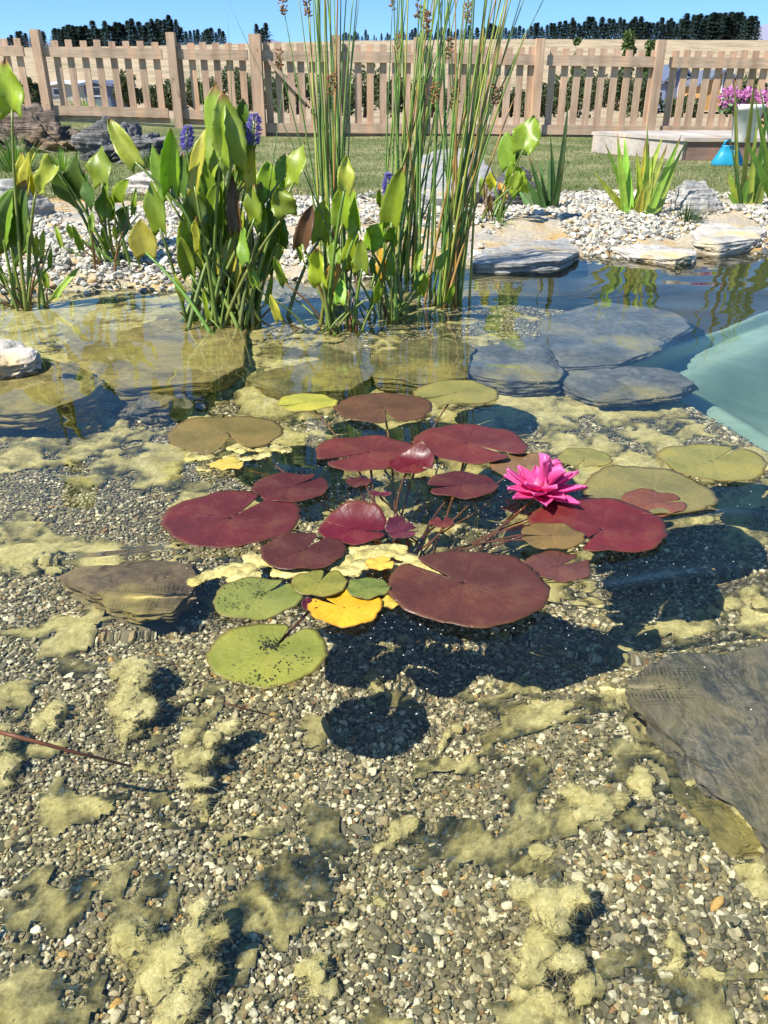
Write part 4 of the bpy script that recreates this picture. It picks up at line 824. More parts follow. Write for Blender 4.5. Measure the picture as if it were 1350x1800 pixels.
rnd.seed(8)
pickerel((400, 562), 2.85, [
 (376, 143, 389, 282, 54, G0), (389, 160, 410, 288, 50, G3), (301, 223, 300, 332, 30, G0), (268, 253, 293, 348, 27, G1), (187, 205, 240, 288, 30, G3), (263, 317, 282, 405, 40, G1), (247, 385, 257, 447, 46, G3), (353, 222, 342, 332, 24, GY), (335, 325, 350, 402, 38, G2),
 (354, 275, 380, 393, 36, G1), (357, 405, 372, 467, 30, G0), (412, 407, 403, 497, 46, GY), (318, 415, 332, 482, 26, G1), (365, 487, 382, 530, 22, G3), (430, 215, 432, 300, 30, G1), (527, 247, 517, 322, 40, G0), (503, 268, 497, 315, 28, G1), (470, 283, 478, 347, 46, G0), (487, 330, 505, 377, 40, G1),
 (475, 357, 487, 427, 38, G2), (440, 325, 448, 387, 32, G1), (405, 305, 415, 405, 22, GB), (452, 320, 460, 405, 26, G1), (345, 380, 352, 440, 22, GY), (430, 400, 436, 460, 26, G1), (340, 255, 345, 320, 26, G1), (425, 175, 430, 260, 34, G2)],
 'large bright green pickerel plant with two violet flower spikes, largest of the margin plants', extra=22, spikes=[(328, 242, 42, 19), (445, 227, 54, 23)], spread=.085, fill=34)
pickerel((600, 572), 2.8, [(604, 322, 602, 395, 34, G0), (618, 330, 630, 405, 34, G3), (610, 272, 606, 335, 26, G3), (585, 420, 590, 462, 24, G1), (622, 400, 618, 475, 34, G0), (560, 435, 567, 497, 36, GY), (592, 455, 580, 512, 30, GO), (635, 420, 637, 475, 26, G1), (548, 360, 530, 432, 28, GB), (600, 490, 598, 532, 20, G0)],
 'pickerel plant with yellowing lower leaves just left of the rushes', extra=12, spread=.05)
pickerel((688, 555), 2.9, [(707, 293, 687, 395, 38, G1), (675, 390, 650, 440, 36, G0), (692, 398, 688, 425, 24, G1), (668, 430, 675, 487, 22, GO), (668, 332, 673, 362, 16, G0), (650, 395, 660, 430, 20, G0)],
 'small pickerel plant with one violet spike at the foot of the rushes', extra=14, spikes=[(681, 325, 42, 15)], spread=.045)
pickerel((205, 478), 3.7, [(130, 268, 150, 343, 46, G2), (173, 255, 180, 322, 46, G1), (66, 342, 97, 290, 36, G3), (143, 376, 100, 300, 32, G2), (187, 322, 190, 382, 36, G1), (222, 315, 215, 357, 34, G0), (228, 360, 215, 412, 38, G2), (118, 395, 130, 416, 14, G1), (198, 340, 203, 385, 30, G1), (150, 300, 165, 360, 30, G2)],
 'dark glossy leaved pickerel plant on the pebbles left of the main one', extra=14, spread=.05, bz0=.02)
pickerel((52, 540), 3.0, [(2, 102, 22, 196, 54, G0), (33, 320, 18, 440, 54, G2), (42, 385, 50, 442, 32, G1), (12, 330, 5, 420, 40, G1), (135, 468, 98, 522, 12, G0), (90, 435, 88, 470, 8, G1)],
 'pickerel plant cut by the left edge of the picture', extra=12, spread=.05, fill=3)
pickerel((872, 405), 4.6, [(938, 200, 920, 264, 44, G1), (888, 230, 895, 292, 32, G1), (905, 235, 915, 272, 26, G2), (898, 285, 915, 337, 36, G0), (878, 318, 886, 346, 13, GO), (862, 300, 868, 330, 18, GY), (912, 300, 900, 330, 18, G1)],
 'pickerel plant on the shore right of the rushes, in front of the dark boulder', extra=10, spread=.06, bz0=.05)

# rushes
M_seed = plain('seed_brown', (.26, .13, .05), .8, .4, 90)
def rushes(base_px, lines, label, n_extra, spread, top, heads=(), bz0=0):
    b = at(*base_px, bz0); org = Vector((b.x, b.y, bz(b.x, b.y))); root = empty('rush_clump', org); tag(root, label, 'rushes', 'tall rush clumps in the margin')
    cols = [(.16, .29, .06), (.22, .35, .07), (.11, .21, .05), (.32, .43, .08), (.17, .30, .06), (.42, .44, .09), (.42, .24, .07), (.07, .13, .04), (.26, .38, .08)]
    def stem(foot, tip, col, r0=.0048, sag=0):
        mid = (foot + tip) * .5; mid.x = foot.x * .62 + tip.x * .38 + sag; mid.y = foot.y * .6 + tip.y * .4
        s = MB().tube([p - org for p in bez(foot, mid, tip, 12)], lambda t: r0 * (1 - .72 * t ** 1.6), 6).build('stem', M_stem, root, True, True); colr(s, col)
    for (tx, ty) in lines:
        foot = Vector((org.x + rnd.gauss(0, spread), org.y + rnd.gauss(0, spread * .8), org.z)); tip = atY(tx, ty, b.y + rnd.uniform(-.15, .15)); stem(foot, tip, rnd.choice(cols))
    for _ in range(n_extra):
        foot = Vector((org.x + rnd.gauss(0, spread), org.y + rnd.gauss(0, spread * .8), org.z)); u = rnd.random(); tx = top[0] + (top[1] - top[0]) * u; tip = atY(tx, rnd.uniform(-170, -10) if rnd.random() < .8 else rnd.uniform(0, 180), b.y + rnd.uniform(-.18, .18)); stem(foot, tip, rnd.choice(cols), rnd.uniform(.0035, .0055), rnd.uniform(-.015, .015))
    for (hx, hy) in heads:
        foot = Vector((org.x + rnd.gauss(0, spread), org.y + rnd.gauss(0, spread * .8), org.z)); yy = b.y + rnd.uniform(-.12, .05); tip = atY(hx, hy, yy); stem(foot, tip, rnd.choice(cols[:5]), .0042)
        mb = MB()
        for q in range(46):
            a = rnd.uniform(0, 6.28); r = rnd.uniform(.002, .016) ; c = tip - org + Vector((math.cos(a) * r, math.sin(a) * r, rnd.uniform(-.030, .034))); d = Vector((math.cos(a), math.sin(a), rnd.uniform(-.2, 1))).normalized() * .0075
            u_ = d.cross(Vector((.3, .2, 1))).normalized() * .0032; w_ = d.cross(u_).normalized() * .0032
            mb.add([c - d, c + u_, c + w_, c - u_, c - w_, c + d], [(0, 2, 1), (0, 3, 2), (0, 4, 3), (0, 1, 4), (5, 1, 2), (5, 2, 3), (5, 3, 4), (5, 4, 1)])
        mb.build('seed_head', M_seed, root)
    return root
rnd.seed(12)
rushes((785, 527), [(935, -40), (955, 0), (905, -30), (880, -60), (855, -40), (830, -60), (800, -50), (770, -50), (740, -30), (925, 60)], 'dense rush clump standing in the water right of the small pickerel plant', 27, .052, (735, 950), [(822, 22), (788, 85), (800, 172), (872, 168), (751, 38), (765, 165)])
rushes((700, 492), [(790, -40), (745, -50), (720, -40), (690, -60), (810, -30)], 'middle rush clump behind the small pickerel plant, leaning right', 30, .06, (680, 850), [(735, 15), (738, 152), (700, 78), (690, 0)])
rushes((588, 520), [(600, -60), (612, -60), (548, -40), (570, -60), (630, -30), (590, 60), (540, -60)], 'slender rush clump left of the others, behind the yellowing pickerel plant', 18, .03, (520, 640), [(497, 8), (540, 10), (490, 105), (583, 148)])
# lone long reed leaning left and thin upright blades
def reed(px0, px1, Y, label, r=.003, col=(.10, .17, .06), head=None):
    a = atY(*px0, Y); b = atY(*px1, Y + .1); org = Vector((a.x, a.y, a.z)); root = MB().tube([p - org for p in bez(a, (a + b) / 2 + Vector((.01, 0, .02)), b, 12)], lambda t: r * (1 - .85 * t), 6).build('reed', M_stem, None, True, True); root.location = org; colr(root, col); tag(root, label, 'reed'); return root
reed((640, 560), (400, 0), 2.85, 'single long thin reed leaning left across the gate')
reed((395, 560), (345, 92), 2.95, 'thin upright reed above the right side of the largest pickerel plant', .0036, (.14, .24, .06))
reed((420, 560), (400, 20), 3.0, 'tall thin reed rising behind the violet spike', .0036, (.14, .24, .06))
reed((440, 558), (510, 60), 2.9, 'slim reed leaning right beside the slender rush clump', .0034, (.14, .24, .06))

def iris(base_px, z0, blades, label, wpx=14, col=((.14, .26, .04),), extra=6, name='iris_plant', cat='iris', group='iris plants on the shore'):
    b = at(*base_px, z0); root = empty(name, b); tag(root, label, cat, group); k = (b.y * math.cos(PITCH) + .3) / FP
    bl = list(blades) + [(base_px[0] + rnd.uniform(-1, 1) * 55, base_px[1] - rnd.uniform(30, 110)) for _ in range(extra)]
    for (tx, ty) in bl:
        foot = b + Vector((rnd.uniform(-.045, .045) + (tx - base_px[0]) * k * .15, rnd.uniform(-.05, .05), -.01)); tip = atY(tx, ty, b.y + rnd.uniform(-.12, .12))
        place_leaf(foot, tip, wpx * k * rnd.uniform(.75, 1.15), root, b, tuple(x * rnd.uniform(.85, 1.2) for x in rnd.choice(col)), Vector((rnd.uniform(-.7, .7), -1, rnd.uniform(0, .4))), M_blade, 'blade', .25, rnd.uniform(-.10, .06), 0, .001)
    return root
iris((958, 380), .05, [(1005, 182), (933, 270), (975, 235), (948, 275), (962, 262), (915, 300), (990, 290)], 'dark green iris with one very tall blade right of the shore pickerel plant', 14, ((.07, .15, .04), (.11, .20, .05)), 5)
h_ = iris((1118, 392), .05, [(1042, 302), (1062, 250), (1085, 235), (1098, 240), (1120, 262), (1146, 218), (1165, 240), (1198, 235), (1210, 245), (1190, 290), (1135, 240), (1175, 250), (1150, 250), (1075, 290)], 'large yellow green iris fan on the pebbles above the pale slab', 19, ((.42, .50, .08), (.50, .55, .10), (.30, .42, .07)), 8)
iris((1310, 372), .07, [(1288, 250), (1296, 135), (1330, 215), (1345, 250), (1350, 180), (1325, 110), (1280, 300), (1345, 300)], 'iris with tall pale blades in front of the flower pot', 16, ((.34, .44, .07), (.20, .33, .06), (.45, .48, .10)), 6)
iris((1385, 395), .07, [(1330, 170), (1345, 140), (1360, 200), (1310, 240)], 'green iris leaning in from the right edge', 18, ((.13, .25, .04),), 3)
def tuft(base_px, z0, w, h, n, label, col, name='grass_tuft', wb=.004):
    b = at(*base_px, z0); k = (b.y * math.cos(PITCH) + .3) / FP; mb = MB()
    for _ in range(n):
        a = rnd.uniform(0, 6.28); r = rnd.random() ** .6; f0 = Vector((math.cos(a) * r * w * k * .16, math.sin(a) * r * w * k * .16, 0)); t1 = Vector((math.cos(a) * r * w * k * .5, math.sin(a) * r * w * k * .5, h * k * rnd.uniform(.45, 1.05) * (1 - .45 * r)))
        m = (f0 + t1) * .5 + Vector((0, 0, h * k * .18)); pts = bez(f0, m, t1, 4); sd = Vector((-math.sin(a + rnd.uniform(-1, 1)), math.cos(a), 0)).normalized() * wb; v = []
        for i, p in enumerate(pts): q = sd * (1 - i / 4 * .95); v += [p - q, p + q]
        mb.add(v, [(2 * i, 2 * i + 1, 2 * i + 3, 2 * i + 2) for i in range(4)])
    o = mb.build(name, M_blade, None, True, True); o.location = b; colr(o, col); add_uv(o, [(.5, .3)] * len(o.data.vertices)); tag(o, label, 'grass tuft'); return o
tuft((1205, 398), .05, 95, 50, 150, 'dark fine leaved grass tuft between the big iris and the boulder', (.05, .10, .035), wb=.003)
tuft((30, 300), .14, 150, 75, 170, 'long green grass behind the leftmost pickerel plant', (.15, .26, .06), wb=.005)
tuft((110, 300), .14, 110, 50, 110, 'bright grass tuft below the brown rock', (.20, .32, .07), wb=.005)
tuft((265, 295), .14, 130, 42, 130, 'grey green grass tuft below the craggy boulder', (.13, .19, .07), wb=.005)
tuft((350, 300), .13, 90, 40, 90, 'grass tuft between the craggy boulder and the main pickerel plant', (.15, .22, .06), wb=.005)
tuft((150, 205), .3, 140, 45, 150, 'tall pale grass between the two left rocks and the fence', (.22, .30, .10), wb=.008)
tuft((480, 350), .10, 60, 25, 60, 'little grass tuft at the back of the shore pebbles', (.17, .24, .06), wb=.004)
tuft((875, 412), .04, 60, 45, 50, 'short fresh green shoots at the foot of the shore pickerel plant', (.25, .38, .07), wb=.006)
tuft((700, 405), .05, 70, 40, 50, 'short green sprouts behind the rushes', (.12, .20, .05), wb=.005)

# ------------------------------------------------------------------ lawn grass
rs = np.random.RandomState(11); n = 70000
yy = 5.3 + 7.0 * rs.rand(n) ** 1.3; xx = (rs.rand(n) - .5) * (1.2 + yy * 1.05)
sH = yy - (shoreY(xx) + np.interp(xx, [-3, -1.5, 0, .6, 1.2, 2, 3.5], [1.6, 1.8, 2.1, 2.0, 1.75, 1.5, 1.3])); k = (sH > -.05) & ~over_rock(xx, yy, 1.0); xx = xx[k]; yy = yy[k]; n = len(xx)
zz = lawnz(xx, yy); a = rs.uniform(0, 6.28, n); h = rs.uniform(.012, .035, n); le = rs.normal(0, .012, (n, 2)); w = .0035
B = np.stack([xx, yy, zz - .003], 1); D = np.stack([np.cos(a) * w, np.sin(a) * w, 0 * a], 1); T = B + np.stack([le[:, 0], le[:, 1], h], 1)
V = np.stack([B - D, B + D, T], 1).reshape(-1, 3); F = np.arange(3 * n).reshape(-1, 3)
t = NT('lawn_blades'); c_ = t.ramp(t.noise(t.co(), 1.6, 5), [(.3, (.08, .13, .03)), (.5, (.16, .19, .055)), (.66, (.36, .31, .15))]); t.base(c_, .7); t.translucent(c_, .3)
tag(meshobj('lawn_grass', V, F, t.m, smooth=False), 'short patchy green lawn grass between the shore and the fence', 'grass', kind='stuff')

# ------------------------------------------------------------------ fence and gate
def gz(x, y): return float(groundz(np.array([x], float), np.array([y], float))[0])
def fpt(px):                                              # fence line: a point on the ground under a picture column
    if px > 440: Y = 12.35 + (px - 440) * .00022; zb = .11
    else: Y = 12.9; zb = .27
    return Y
fence = empty('picket_fence', atY(700, 240, 12.4)); tag(fence, 'long timber picket fence running behind the lawn', 'fence')
F0 = fence.location.copy()
def topy(px): return np.interp(px, [-60, 300, 445, 590, 735, 1160, 1420], [78, 86, 88, 90, 92, 100, 103])     # top rail upper edge
def boty(px): return np.interp(px, [-60, 300, 440, 441, 950, 1420], [205, 214, 222, 240, 243, 247])
def PX(px, py, Y): return atY(px, py, Y) - F0
def panel(p0, p1, parent, off, gate=False):
    """one bay between two posts: rails in front, slats behind them"""
    Yp = fpt((p0 + p1) / 2); a0 = atY(p0, topy(p0), Yp); a1 = atY(p1, topy(p1), Yp); b0 = atY(p0, boty(p0), Yp); b1 = atY(p1, boty(p1), Yp)
    z0t, z1t, z0b, z1b = a0.z, a1.z, b0.z, b1.z; x0, x1 = b0.x, b1.x; x0 = (atY(p0, 160, Yp)).x; x1 = (atY(p1, 160, Yp)).x
    O = off; rail = lambda za, zb, h, d0: MB().bar(Vector((x0, Yp + d0, za - h / 2)) - O, Vector((x1, Yp + d0, zb - h / 2)) - O, .045, h)
    rail(z0t, z1t, .125, 0).build('top_rail', M_fence_h, parent); rail(z0b + .17, z1b + .17, .12, 0).build('bottom_rail', M_fence_h, parent)
    MB().bar(Vector((x0, Yp + .055, z0b + .01)) - O, Vector((x1, Yp + .055, z1b + .01)) - O, .03, .07).build('plinth_board', M_fence_h, parent)
    n = max(2, round((x1 - x0) / (.160 if p0 >= 440 else .186))); mb = MB()
    for i in range(n):
        u = (i + .5) / n; x = x0 + (x1 - x0) * u + rnd.uniform(-.006, .006); zt = z0t + (z1t - z0t) * u + .085 + rnd.uniform(-.010, .010); zb = z0b + (z1b - z0b) * u; l = rnd.uniform(-.006, .006)
        mb.bar(Vector((x + l, Yp + .04, zb + .02)) - O, Vector((x, Yp + .04, zt)) - O, .092, .022, Vector((0, 1, 0)))
    mb.build('slat_panel', M_fence, parent)
    if gate:
        MB().bar(Vector((x0 + .08, Yp - .005, z0t - .10)) - O, Vector((x1 - .05, Yp - .005, z1b + .18)) - O, .045, .10, Vector((0, 1, 0))).build('brace', M_fence, parent)
posts = [-178, 62, 300, 448, 590, 735, 950, 1162, 1376]
for i, p in enumerate(posts):
    Y = fpt(p); Y = min(Y, 12.4) if p == 448 else Y; tp = {62: 52, 300: 57, 448: 60, 590: 62, 735: 66, 950: 68, 1162: 71}.get(p, 55 if p < 0 else 74)
    t_ = atY(p, tp, Y); b_ = atY(p, boty(p) + 6, Y); w = .15 if p == 448 else .115
    MB().box(Vector((t_.x - w / 2, Y - w / 2 - .02, b_.z - .1)) - F0, Vector((t_.x + w / 2, Y + w / 2 - .02, t_.z)) - F0).build('post', M_fence, fence)
for a, b in zip(posts[:-1], posts[1:]):
    if a == 448: continue
    panel(a + 8, b - 8, fence, F0)
gate = empty('fence_gate', atY(520, 240, fpt(520))); tag(gate, 'timber gate with a diagonal brace set in the picket fence', 'gate'); panel(462, 580, gate, gate.location.copy(), True)

# ------------------------------------------------------------------ timber box, pot, blue caddy
Lc = at(1042, 268, .10); Nc = at(1200, 283, .10); dv = (Nc - Lc); right = Vector((2.6, -.25, 0)); z1 = .10 + .17
box = empty('raised_bed', Nc); tag(box, 'low grey timber edged platform at the right of the lawn', 'platform')
O = Nc.copy(); far = Lc + Vector((3.4, .3, 0))
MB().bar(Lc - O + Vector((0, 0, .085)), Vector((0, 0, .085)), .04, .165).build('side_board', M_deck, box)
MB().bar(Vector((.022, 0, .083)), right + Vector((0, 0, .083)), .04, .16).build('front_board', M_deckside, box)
pl = [Lc - O + Vector((-.03, .02, 0)), Vector((-.03, -.04, 0)), right + Vector((0, -.04, 0)), right + Vector((0, 1.7, 0)), Lc - O + Vector((.6, .25, 0))]
V = [p + Vector((0, 0, .17)) for p in pl] + [p + Vector((0, 0, .20)) for p in pl]; MB().add(V, [(4, 3, 2, 1, 0), (5, 6, 7, 8, 9)] + [(i, (i + 1) % 5, (i + 1) % 5 + 5, i + 5) for i in range(5)]).build('top_boards', M_deck, box)
# flower pot
pp = at(1305, 250, .30); pot = empty('flower_pot', pp); tag(pot, 'white pot of pink flowers standing on the timber platform', 'flower pot')
def lathe(prof, n=28):
    V = [(math.cos(2 * math.pi * k / n) * r, math.sin(2 * math.pi * k / n) * r, z) for r, z in prof for k in range(n)]; F = [(i * n + k, i * n + (k + 1) % n, (i + 1) * n + (k + 1) % n, (i + 1) * n + k) for i in range(len(prof) - 1) for k in range(n)]; return V, F
V, F = lathe([(.001, 0), (.085, 0), (.09, .01), (.12, .24), (.135, .245), (.135, .29), (.122, .29), (.115, .26), (.001, .255)]); meshobj('pot', V, F, plain('glazed_white', (.66, .64, .58), .4, .2, 14), pot)
t = NT('pink_blossom'); c_ = t.ramp(t.noise(t.co(), 30, 2), [(.3, (.45, .08, .30)), (.7, (.80, .35, .62))]); t.base(c_, .6); t.translucent(c_, .35); M_pink = t.m
def leafcloud(centers, n, s, flat=1.0, rs=None):
    rs = rs or np.random.RandomState(5); ci = rs.randint(0, len(centers), n); c = np.array([q[0][:] for q in centers])[ci]; r = np.array([q[1] for q in centers])[ci]
    d = rs.normal(size=(n, 3)); d /= np.linalg.norm(d, axis=1)[:, None]; p = c + d * (r * rs.uniform(.55, 1.08, n))[:, None] * np.array([1, 1, flat])
    a = rs.normal(size=(n, 3)); a /= np.linalg.norm(a, axis=1)[:, None]; b = np.cross(a, rs.normal(size=(n, 3))); b /= np.linalg.norm(b, axis=1)[:, None]; ss = s * rs.uniform(.6, 1.4, n)[:, None]
    V = np.stack([p - a * ss, p + b * ss * .55, p + a * ss, p - b * ss * .55], 1).reshape(-1, 3); return V, np.arange(4 * n).reshape(-1, 4)
cc = [(Vector((-.17, 0, .33)), .09), (Vector((.17, 0, .30)), .12), (Vector((0, .05, .33)), .08), (Vector((.24, .02, .22)), .08)]
V, F = leafcloud(cc, 900, .018); meshobj('blossom', V, F, M_pink, pot, smooth=False)
V, F = leafcloud([(c - Vector((0, 0, .05)), r * .9) for c, r in cc], 500, .022); o = meshobj('foliage', V, F, plain('pot_leaves', (.08, .15, .04), .6, .3), pot, smooth=False)
# blue caddy
bp = at(1278, 290, .11); cad = empty('plastic_caddy', bp, R(-12)); cad.scale = (.78,) * 3; tag(cad, 'bright blue plastic caddy with a handle on the lawn by the platform', 'caddy')
M_blue = plain('blue_plastic', (.015, .27, .42), .4, .1)
V = []; prof = [(0, .17, .11), (.02, .175, .115), (.12, .12, .08), (.19, .085, .055), (.20, .09, .06)]
for z_, hx, hy in prof:
    for k in range(24): a = 2 * math.pi * k / 24; ca, sa = math.cos(a), math.sin(a); V.append((math.copysign(abs(ca) ** .6, ca) * hx, math.copysign(abs(sa) ** .6, sa) * hy, z_))
F = [(i * 24 + k, i * 24 + (k + 1) % 24, (i + 1) * 24 + (k + 1) % 24, (i + 1) * 24 + k) for i in range(4) for k in range(24)] + [tuple(range(96, 120))]
meshobj('body', V, F, M_blue, cad); MB().tube([(-.07, 0, .19), (-.06, 0, .24), (0, 0, .255), (.06, 0, .24), (.07, 0, .19)], .012, 8).build('handle', M_blue, cad, True)

# ------------------------------------------------------------------ beyond the fence
def fol(name, a, b):
    t = NT(name); c = t.ramp(t.noise(t.co(), .9, 4), [(.3, a), (.7, b)]); t.base(c, .7, .2); t.translucent(c, .2); return t.m
M_pine = fol('pine_needles', (.020, .040, .034), (.045, .075, .055)); M_bush = fol('bush_leaves', (.05, .075, .03), (.14, .16, .07)); M_mid = fol('mid_green', (.05, .085, .02), (.10, .15, .04)); M_bark = plain('bark', (.10, .07, .05), .9)  # pine colour lightened towards bluish, distance haze mixed into it
def pine_mesh(seed, n=900):
    rs = np.random.RandomState(seed); h = rs.rand(n) ** .8; env = (1 - h) ** .8 * (.75 + .25 * np.sin(h * 40 + seed)) * .36 + .03; a = rs.uniform(0, 6.28, n); br = .75 + .35 * np.sin(a * 3 + h * 9 + seed)
    r = env * np.sqrt(rs.uniform(.1, 1, n)) * br; p = np.stack([np.cos(a) * r, np.sin(a) * r, .0 + h * 1.0 - r * .15], 1); out = np.stack([np.cos(a), np.sin(a), -.35 + 0 * a], 1); sd = np.stack([-np.sin(a), np.cos(a), 0 * a], 1); s = rs.uniform(.03, .07, n)[:, None]
    V = np.stack([p - out * s * .4, p + sd * s * .6, p + out * s * 1.3, p - sd * s * .6 + [0, 0, .01]], 1).reshape(-1, 3); return V, np.arange(4 * n).reshape(-1, 4)
pm = []
for k in range(5):
    V, F = pine_mesh(k); o = meshobj('pine_tree', V, F, M_pine, smooth=False); pm.append(o.data); bpy.data.objects.remove(o)
tr = MB().tube([(0, 0, -.05), (0, 0, .5), (0, 0, .95)], lambda t: .018 * (1 - .8 * t), 6).build('trunk', M_bark); trm = tr.data; bpy.data.objects.remove(tr)
def pine(px, top, Y, label, group, base=None):
    b = atY(px, 75, Y); g = gz(b.x, Y); t_ = atY(px, top, Y); h = t_.z - g
    o = empty('pine_tree', (b.x, Y, g), rnd.uniform(0, 6)); s = h; q = rnd.uniform(1.0, 1.6); o.scale = (s * q, s * q, s)
    for nm, me in (('crown', rnd.choice(pm)), ('trunk', trm)): c = bpy.data.objects.new(nm, me); COL.objects.link(c); c.parent = o
    tag(o, label, 'tree', group)
def nth(k): return f"{k}{'th' if 10 <= k % 100 <= 20 else {1: 'st', 2: 'nd', 3: 'rd'}.get(k % 10, 'th')}"
def ridge(xs, tops, step, row, group, Y0=255):
    x = xs[0]; k = 1
    while x < xs[-1]:
        pine(x, np.interp(x, xs, tops) + rnd.choice([-5, -1, 0, 2, 5, 9]) + rnd.uniform(-2, 5), Y0 + rnd.uniform(-12, 12), f'dark pine, {nth(k)} from the left {row}', group); x += step * rnd.uniform(.5, 1.05); k += 1
ridge([592, 660, 720, 800, 950, 1060, 1180, 1240, 1300, 1328], [58, 58, 52, 48, 42, 32, 30, 22, 22, 34], 7.2, 'in the long row right of the gate', 'dark pines on the right ridge')
ridge([96, 160], [54, 44], 9, 'of the thin outer row above the left fence', 'dark pines on the left ridge, thin outer row')
ridge([100, 135, 200, 250, 300, 318, 330, 400], [46, 42, 42, 34, 32, 40, 52, 50], 8, 'in the thick row above the left fence', 'dark pines on the left ridge')
ridge([452, 470], [46, 46], 7, 'in the little group beside the tall gate post', 'pines at the gate post')
ridge([8, 80], [60, 52], 11, 'among the small ones near the left edge', 'small pines at the far left')
def bush(px, py, w, h, Y, label, mat, group='bushes beyond the fence', name='bush', seed=0, trunk=True):
    b = atY(px, py, Y); k = (Y * math.cos(PITCH) + .3) / FP; rs = np.random.RandomState(seed); g = gz(b.x, Y); W_ = w * k; zt = atY(px, py - h / 2, Y).z; H = max(.5, zt - g) * (1.3 if name == 'tree' else 1); cs = []
    for _ in range(12 if name == 'bush' else 22): u = rs.uniform(-1, 1); cs.append((Vector((u * W_ * .36 * (.5 if name == 'tree' else 1), rs.uniform(-.3, .3) * W_, H * rs.uniform(.25, .78) * (1 - .25 * abs(u)))), min(W_, H) * rs.uniform(.16, .3) * (1.5 if name == 'tree' else 1)))
    e = empty(name, (b.x, Y, g)); V, F = leafcloud(cs, 2200, .017 * Y / 8, rs=rs); meshobj('foliage', V, F, mat, e, smooth=False)
    MB().tube([(0, 0, -.1), (W_ * .05, 0, H * .5)], W_ * .03, 6).build('trunk', M_bark, e, True); tag(e, label, 'bush', group)
bush(1150, 75, 34, 62, 90, 'taller of the two green trees standing before the pine row', M_mid, 'trees before the pines', 'tree', 1); bush(1106, 78, 26, 56, 90, 'slimmer green tree left of the other before the pine row', M_mid, 'trees before the pines', 'tree', 2)
bush(1015, 82, 16, 34, 90, 'tiny green tree poking over the fence right of the rushes', M_mid, 'trees before the pines', 'tree', 3)
for i, (px, py, w, h, Y, l) in enumerate([(285, 165, 70, 60, 36, 'low bush between the narrow shrub and the second left post'), (460, 160, 70, 80, 31, 'bush behind the tall gate post'), (590, 155, 60, 80, 30, 'bush behind the right gate post'), (960, 160, 60, 60, 36, 'bush behind the first fence post right of the rushes'), (1200, 178, 80, 30, 45, 'low scrub in front of the blue grey house'), (900, 165, 70, 55, 38, 'low bush behind the fence just right of the rushes'), (760, 150, 70, 80, 31, 'dark shrub behind the rush stems'),(1010, 150, 90, 90, 30, 'dark bush behind the fence bay right of the rushes'), (1080, 148, 80, 88, 32, 'broad dark bush behind the fence left of the second right post'), (1135, 155, 70, 80, 34, 'bush behind the right fence post left of the houses'),
        (640, 150, 110, 95, 28, 'dark shrub behind the fence between gate and rushes'), (700, 160, 70, 80, 33, 'shrub behind the fence seen through the rushes'), (520, 150, 90, 90, 27, 'olive shrub behind the gate'), (400, 150, 90, 100, 26, 'large shrub behind the fence left of the gate'), (345, 165, 60, 70, 30, 'shrub right of the second left fence post'),
        (222, 160, 50, 110, 28, 'narrow shrub behind the left fence bay'), (45, 150, 40, 60, 34, 'dark shrub behind the fence at the far left'), (820, 160, 90, 70, 40, 'low shrub behind the rushes and fence'), (1320, 150, 60, 60, 60, 'small shrub beyond the orange house')]):
    bush(px, py, w, h, Y, l, M_bush, seed=10 + i)
def house(pl, pr, ytop, yeave, ybot, Y, wall, roof, label, windows, depth=6, name='house'):
    a = atY(pl, ybot, Y); b = atY(pr, ybot, Y); ze = atY(pl, yeave, Y).z; zt = atY(pl, ytop, Y).z; g = a.z - .3; e = empty(name, ((a.x + b.x) / 2, Y, g)); w = (b.x - a.x) / 2; he = ze - g; ht = zt - g
    MB().add([(-w, 0, 0), (w, 0, 0), (w, depth, 0), (-w, depth, 0), (-w, 0, he), (w, 0, he), (w, depth, he), (-w, depth, he), (0, 0, ht), (0, depth, ht)], [(0, 1, 5, 8, 4), (1, 2, 6, 5), (3, 7, 9, 6, 2), (0, 4, 7, 3)]).build('wall', wall, e)
    mb = MB()
    for s in (-1, 1): mb.add([(s * (w + .3), -.3, he - .1 + .02), (0, -.3, ht + .06), (0, depth + .3, ht + .06), (s * (w + .3), depth + .3, he - .1 + .02), (s * (w + .3), -.3, he + .08), (0, -.3, ht + .24), (0, depth + .3, ht + .24), (s * (w + .3), depth + .3, he + .08)], [(0, 1, 2, 3), (4, 7, 6, 5), (0, 4, 5, 1), (3, 2, 6, 7), (0, 3, 7, 4)])
    mb.build('roof', roof, e)
    for (u, z_, ww, hh) in windows:
        fr = MB().box((u * w - ww / 2 - .08, -.06, z_ - .08), (u * w + ww / 2 + .08, -.003, z_ + hh + .08)).build('window', M_white, e); MB().box((u * w - ww / 2, -.075, z_), (u * w + ww / 2, -.062, z_ + hh)).build('pane', M_glass, fr)
    tag(e, label, 'house'); return e
M_white = plain('white_paint', (.72, .72, .70), .5, .05); M_glass = plain('window_glass', (.04, .05, .07), .1, .1)
house(1166, 1212, 118, 145, 186, 70, plain('blue_grey_cladding', (.13, .16, .24), .7, .1), plain('slate_roof', (.10, .12, .18), .6, .1), 'blue grey house with a white window beyond the fence', [(.35, 1.0, .7, 1.2)])
house(1228, 1300, 128, 150, 186, 66, plain('orange_timber', (.48, .26, .09), .7, .15), plain('grey_roof', (.13, .14, .18), .6, .1), 'orange timber house beyond the fence by the flowers', [(.2, 1.2, .6, 1.4)])
house(78, 152, 148, 152, 166, 60, plain('cream_wall', (.40, .38, .33), .7, .1), M_white, 'low white roofed building seen through the left fence', [(-.3, .3, .6, .3)], 5, 'shed')
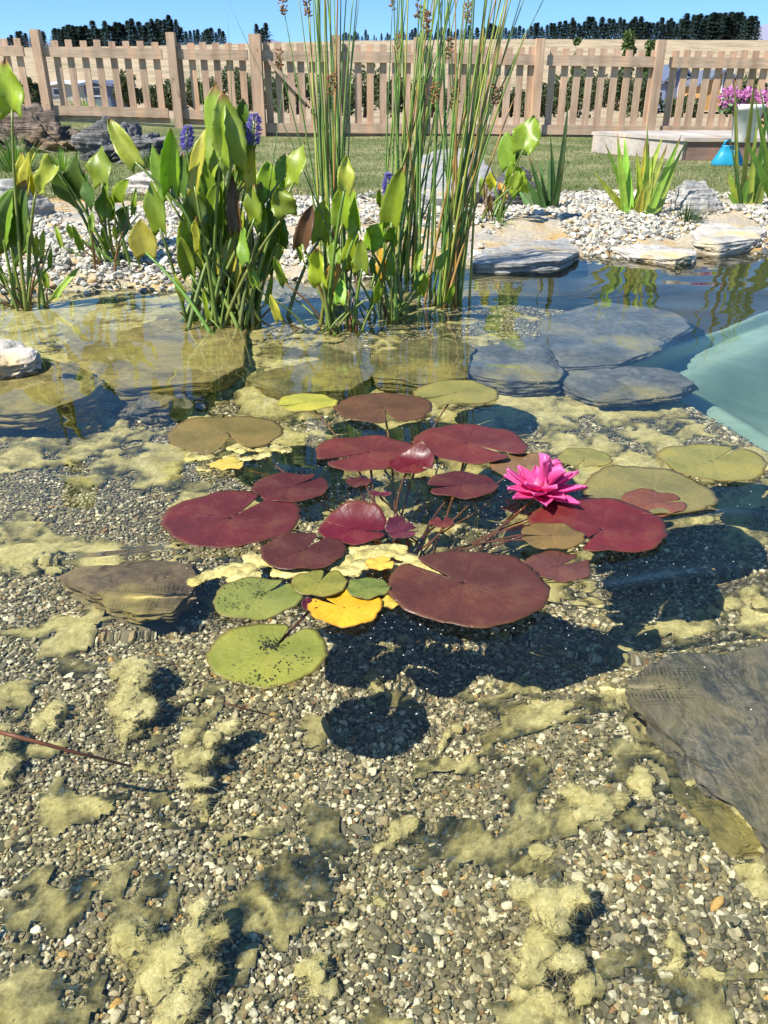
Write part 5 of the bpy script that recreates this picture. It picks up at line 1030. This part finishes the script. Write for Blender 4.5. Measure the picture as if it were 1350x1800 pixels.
house(152, 196, 148, 150, 186, 58, plain('navy_cladding', (.09, .11, .18), .7, .1), plain('navy_roof', (.12, .14, .20), .5, .1), 'dark blue shed right of the white roofed building', [(0, .9, .5, .4)], 5, 'shed')

rs = np.random.RandomState(91); n = 9000; x = rs.uniform(-2.8, 3.2, n); y = rs.uniform(3.2, 6, n); sh = y - shoreY(x); k = (sh > .02) & (fb2(x * 3, y * 3, 3, 71) > -.1 + .5 * rs.rand(n)); x = x[k]; y = y[k]; n = len(x)
a = rs.uniform(0, 6.28, n); l = rs.uniform(.015, .07, n); z = np.where(y < 5.3, bedz(x, y), lawnz(x, y)) + rs.uniform(.008, .022, n); d = np.stack([np.cos(a), np.sin(a), rs.normal(0, .15, n)], 1) * l[:, None] / 2; w_ = np.stack([-np.sin(a), np.cos(a), 0 * a], 1) * rs.uniform(.001, .004, n)[:, None]; c = np.stack([x, y, z], 1)
V = np.stack([c - d, c - w_ + [0, 0, .002], c + d, c + w_ + [0, 0, .002]], 1).reshape(-1, 3); tag(meshobj('straw_litter', V, np.arange(4 * n).reshape(-1, 4), plain('straw', (.40, .28, .15), .8, .6, 3), smooth=False), 'dry straw coloured plant litter strewn over the shore pebbles', 'plant litter', kind='stuff')
# ------------------------------------------------------------------ twigs and litter
def twig(pts, r, label, col=(.16, .08, .05), under=True, z=-.25):
    P = [uw(x, y, zz) if under else at(x, y, zz) for x, y, zz in pts]; o0 = P[0].copy(); o = MB().tube([p - o0 for p in P], lambda t: r * (1 - .4 * t), 6).build('twig', M_stem, None, True, True); o.location = o0; colr(o, col); tag(o, label, 'twig', 'sunken twigs')
twig([(-10, 1285, -.05), (60, 1303, -.07), (130, 1322, -.11), (230, 1345, -.19)], .0035, 'long thin reddish twig slanting from the left edge', (.30, .12, .07))
twig([(1012, 1285, -.27), (1030, 1262, -.26), (1048, 1245, -.25)], .004, 'short black stick on the pebbles left of the slate slab', (.02, .015, .012))
twig([(575, 1255, -.24), (578, 1272, -.27)], .004, 'stubby dark stick below the biggest green pad', (.03, .02, .015))
twig([(395, 1235, -.10), (430, 1246, -.12), (470, 1255, -.16)], .002, 'hair thin brown stem below the biggest green pad', (.20, .09, .05))
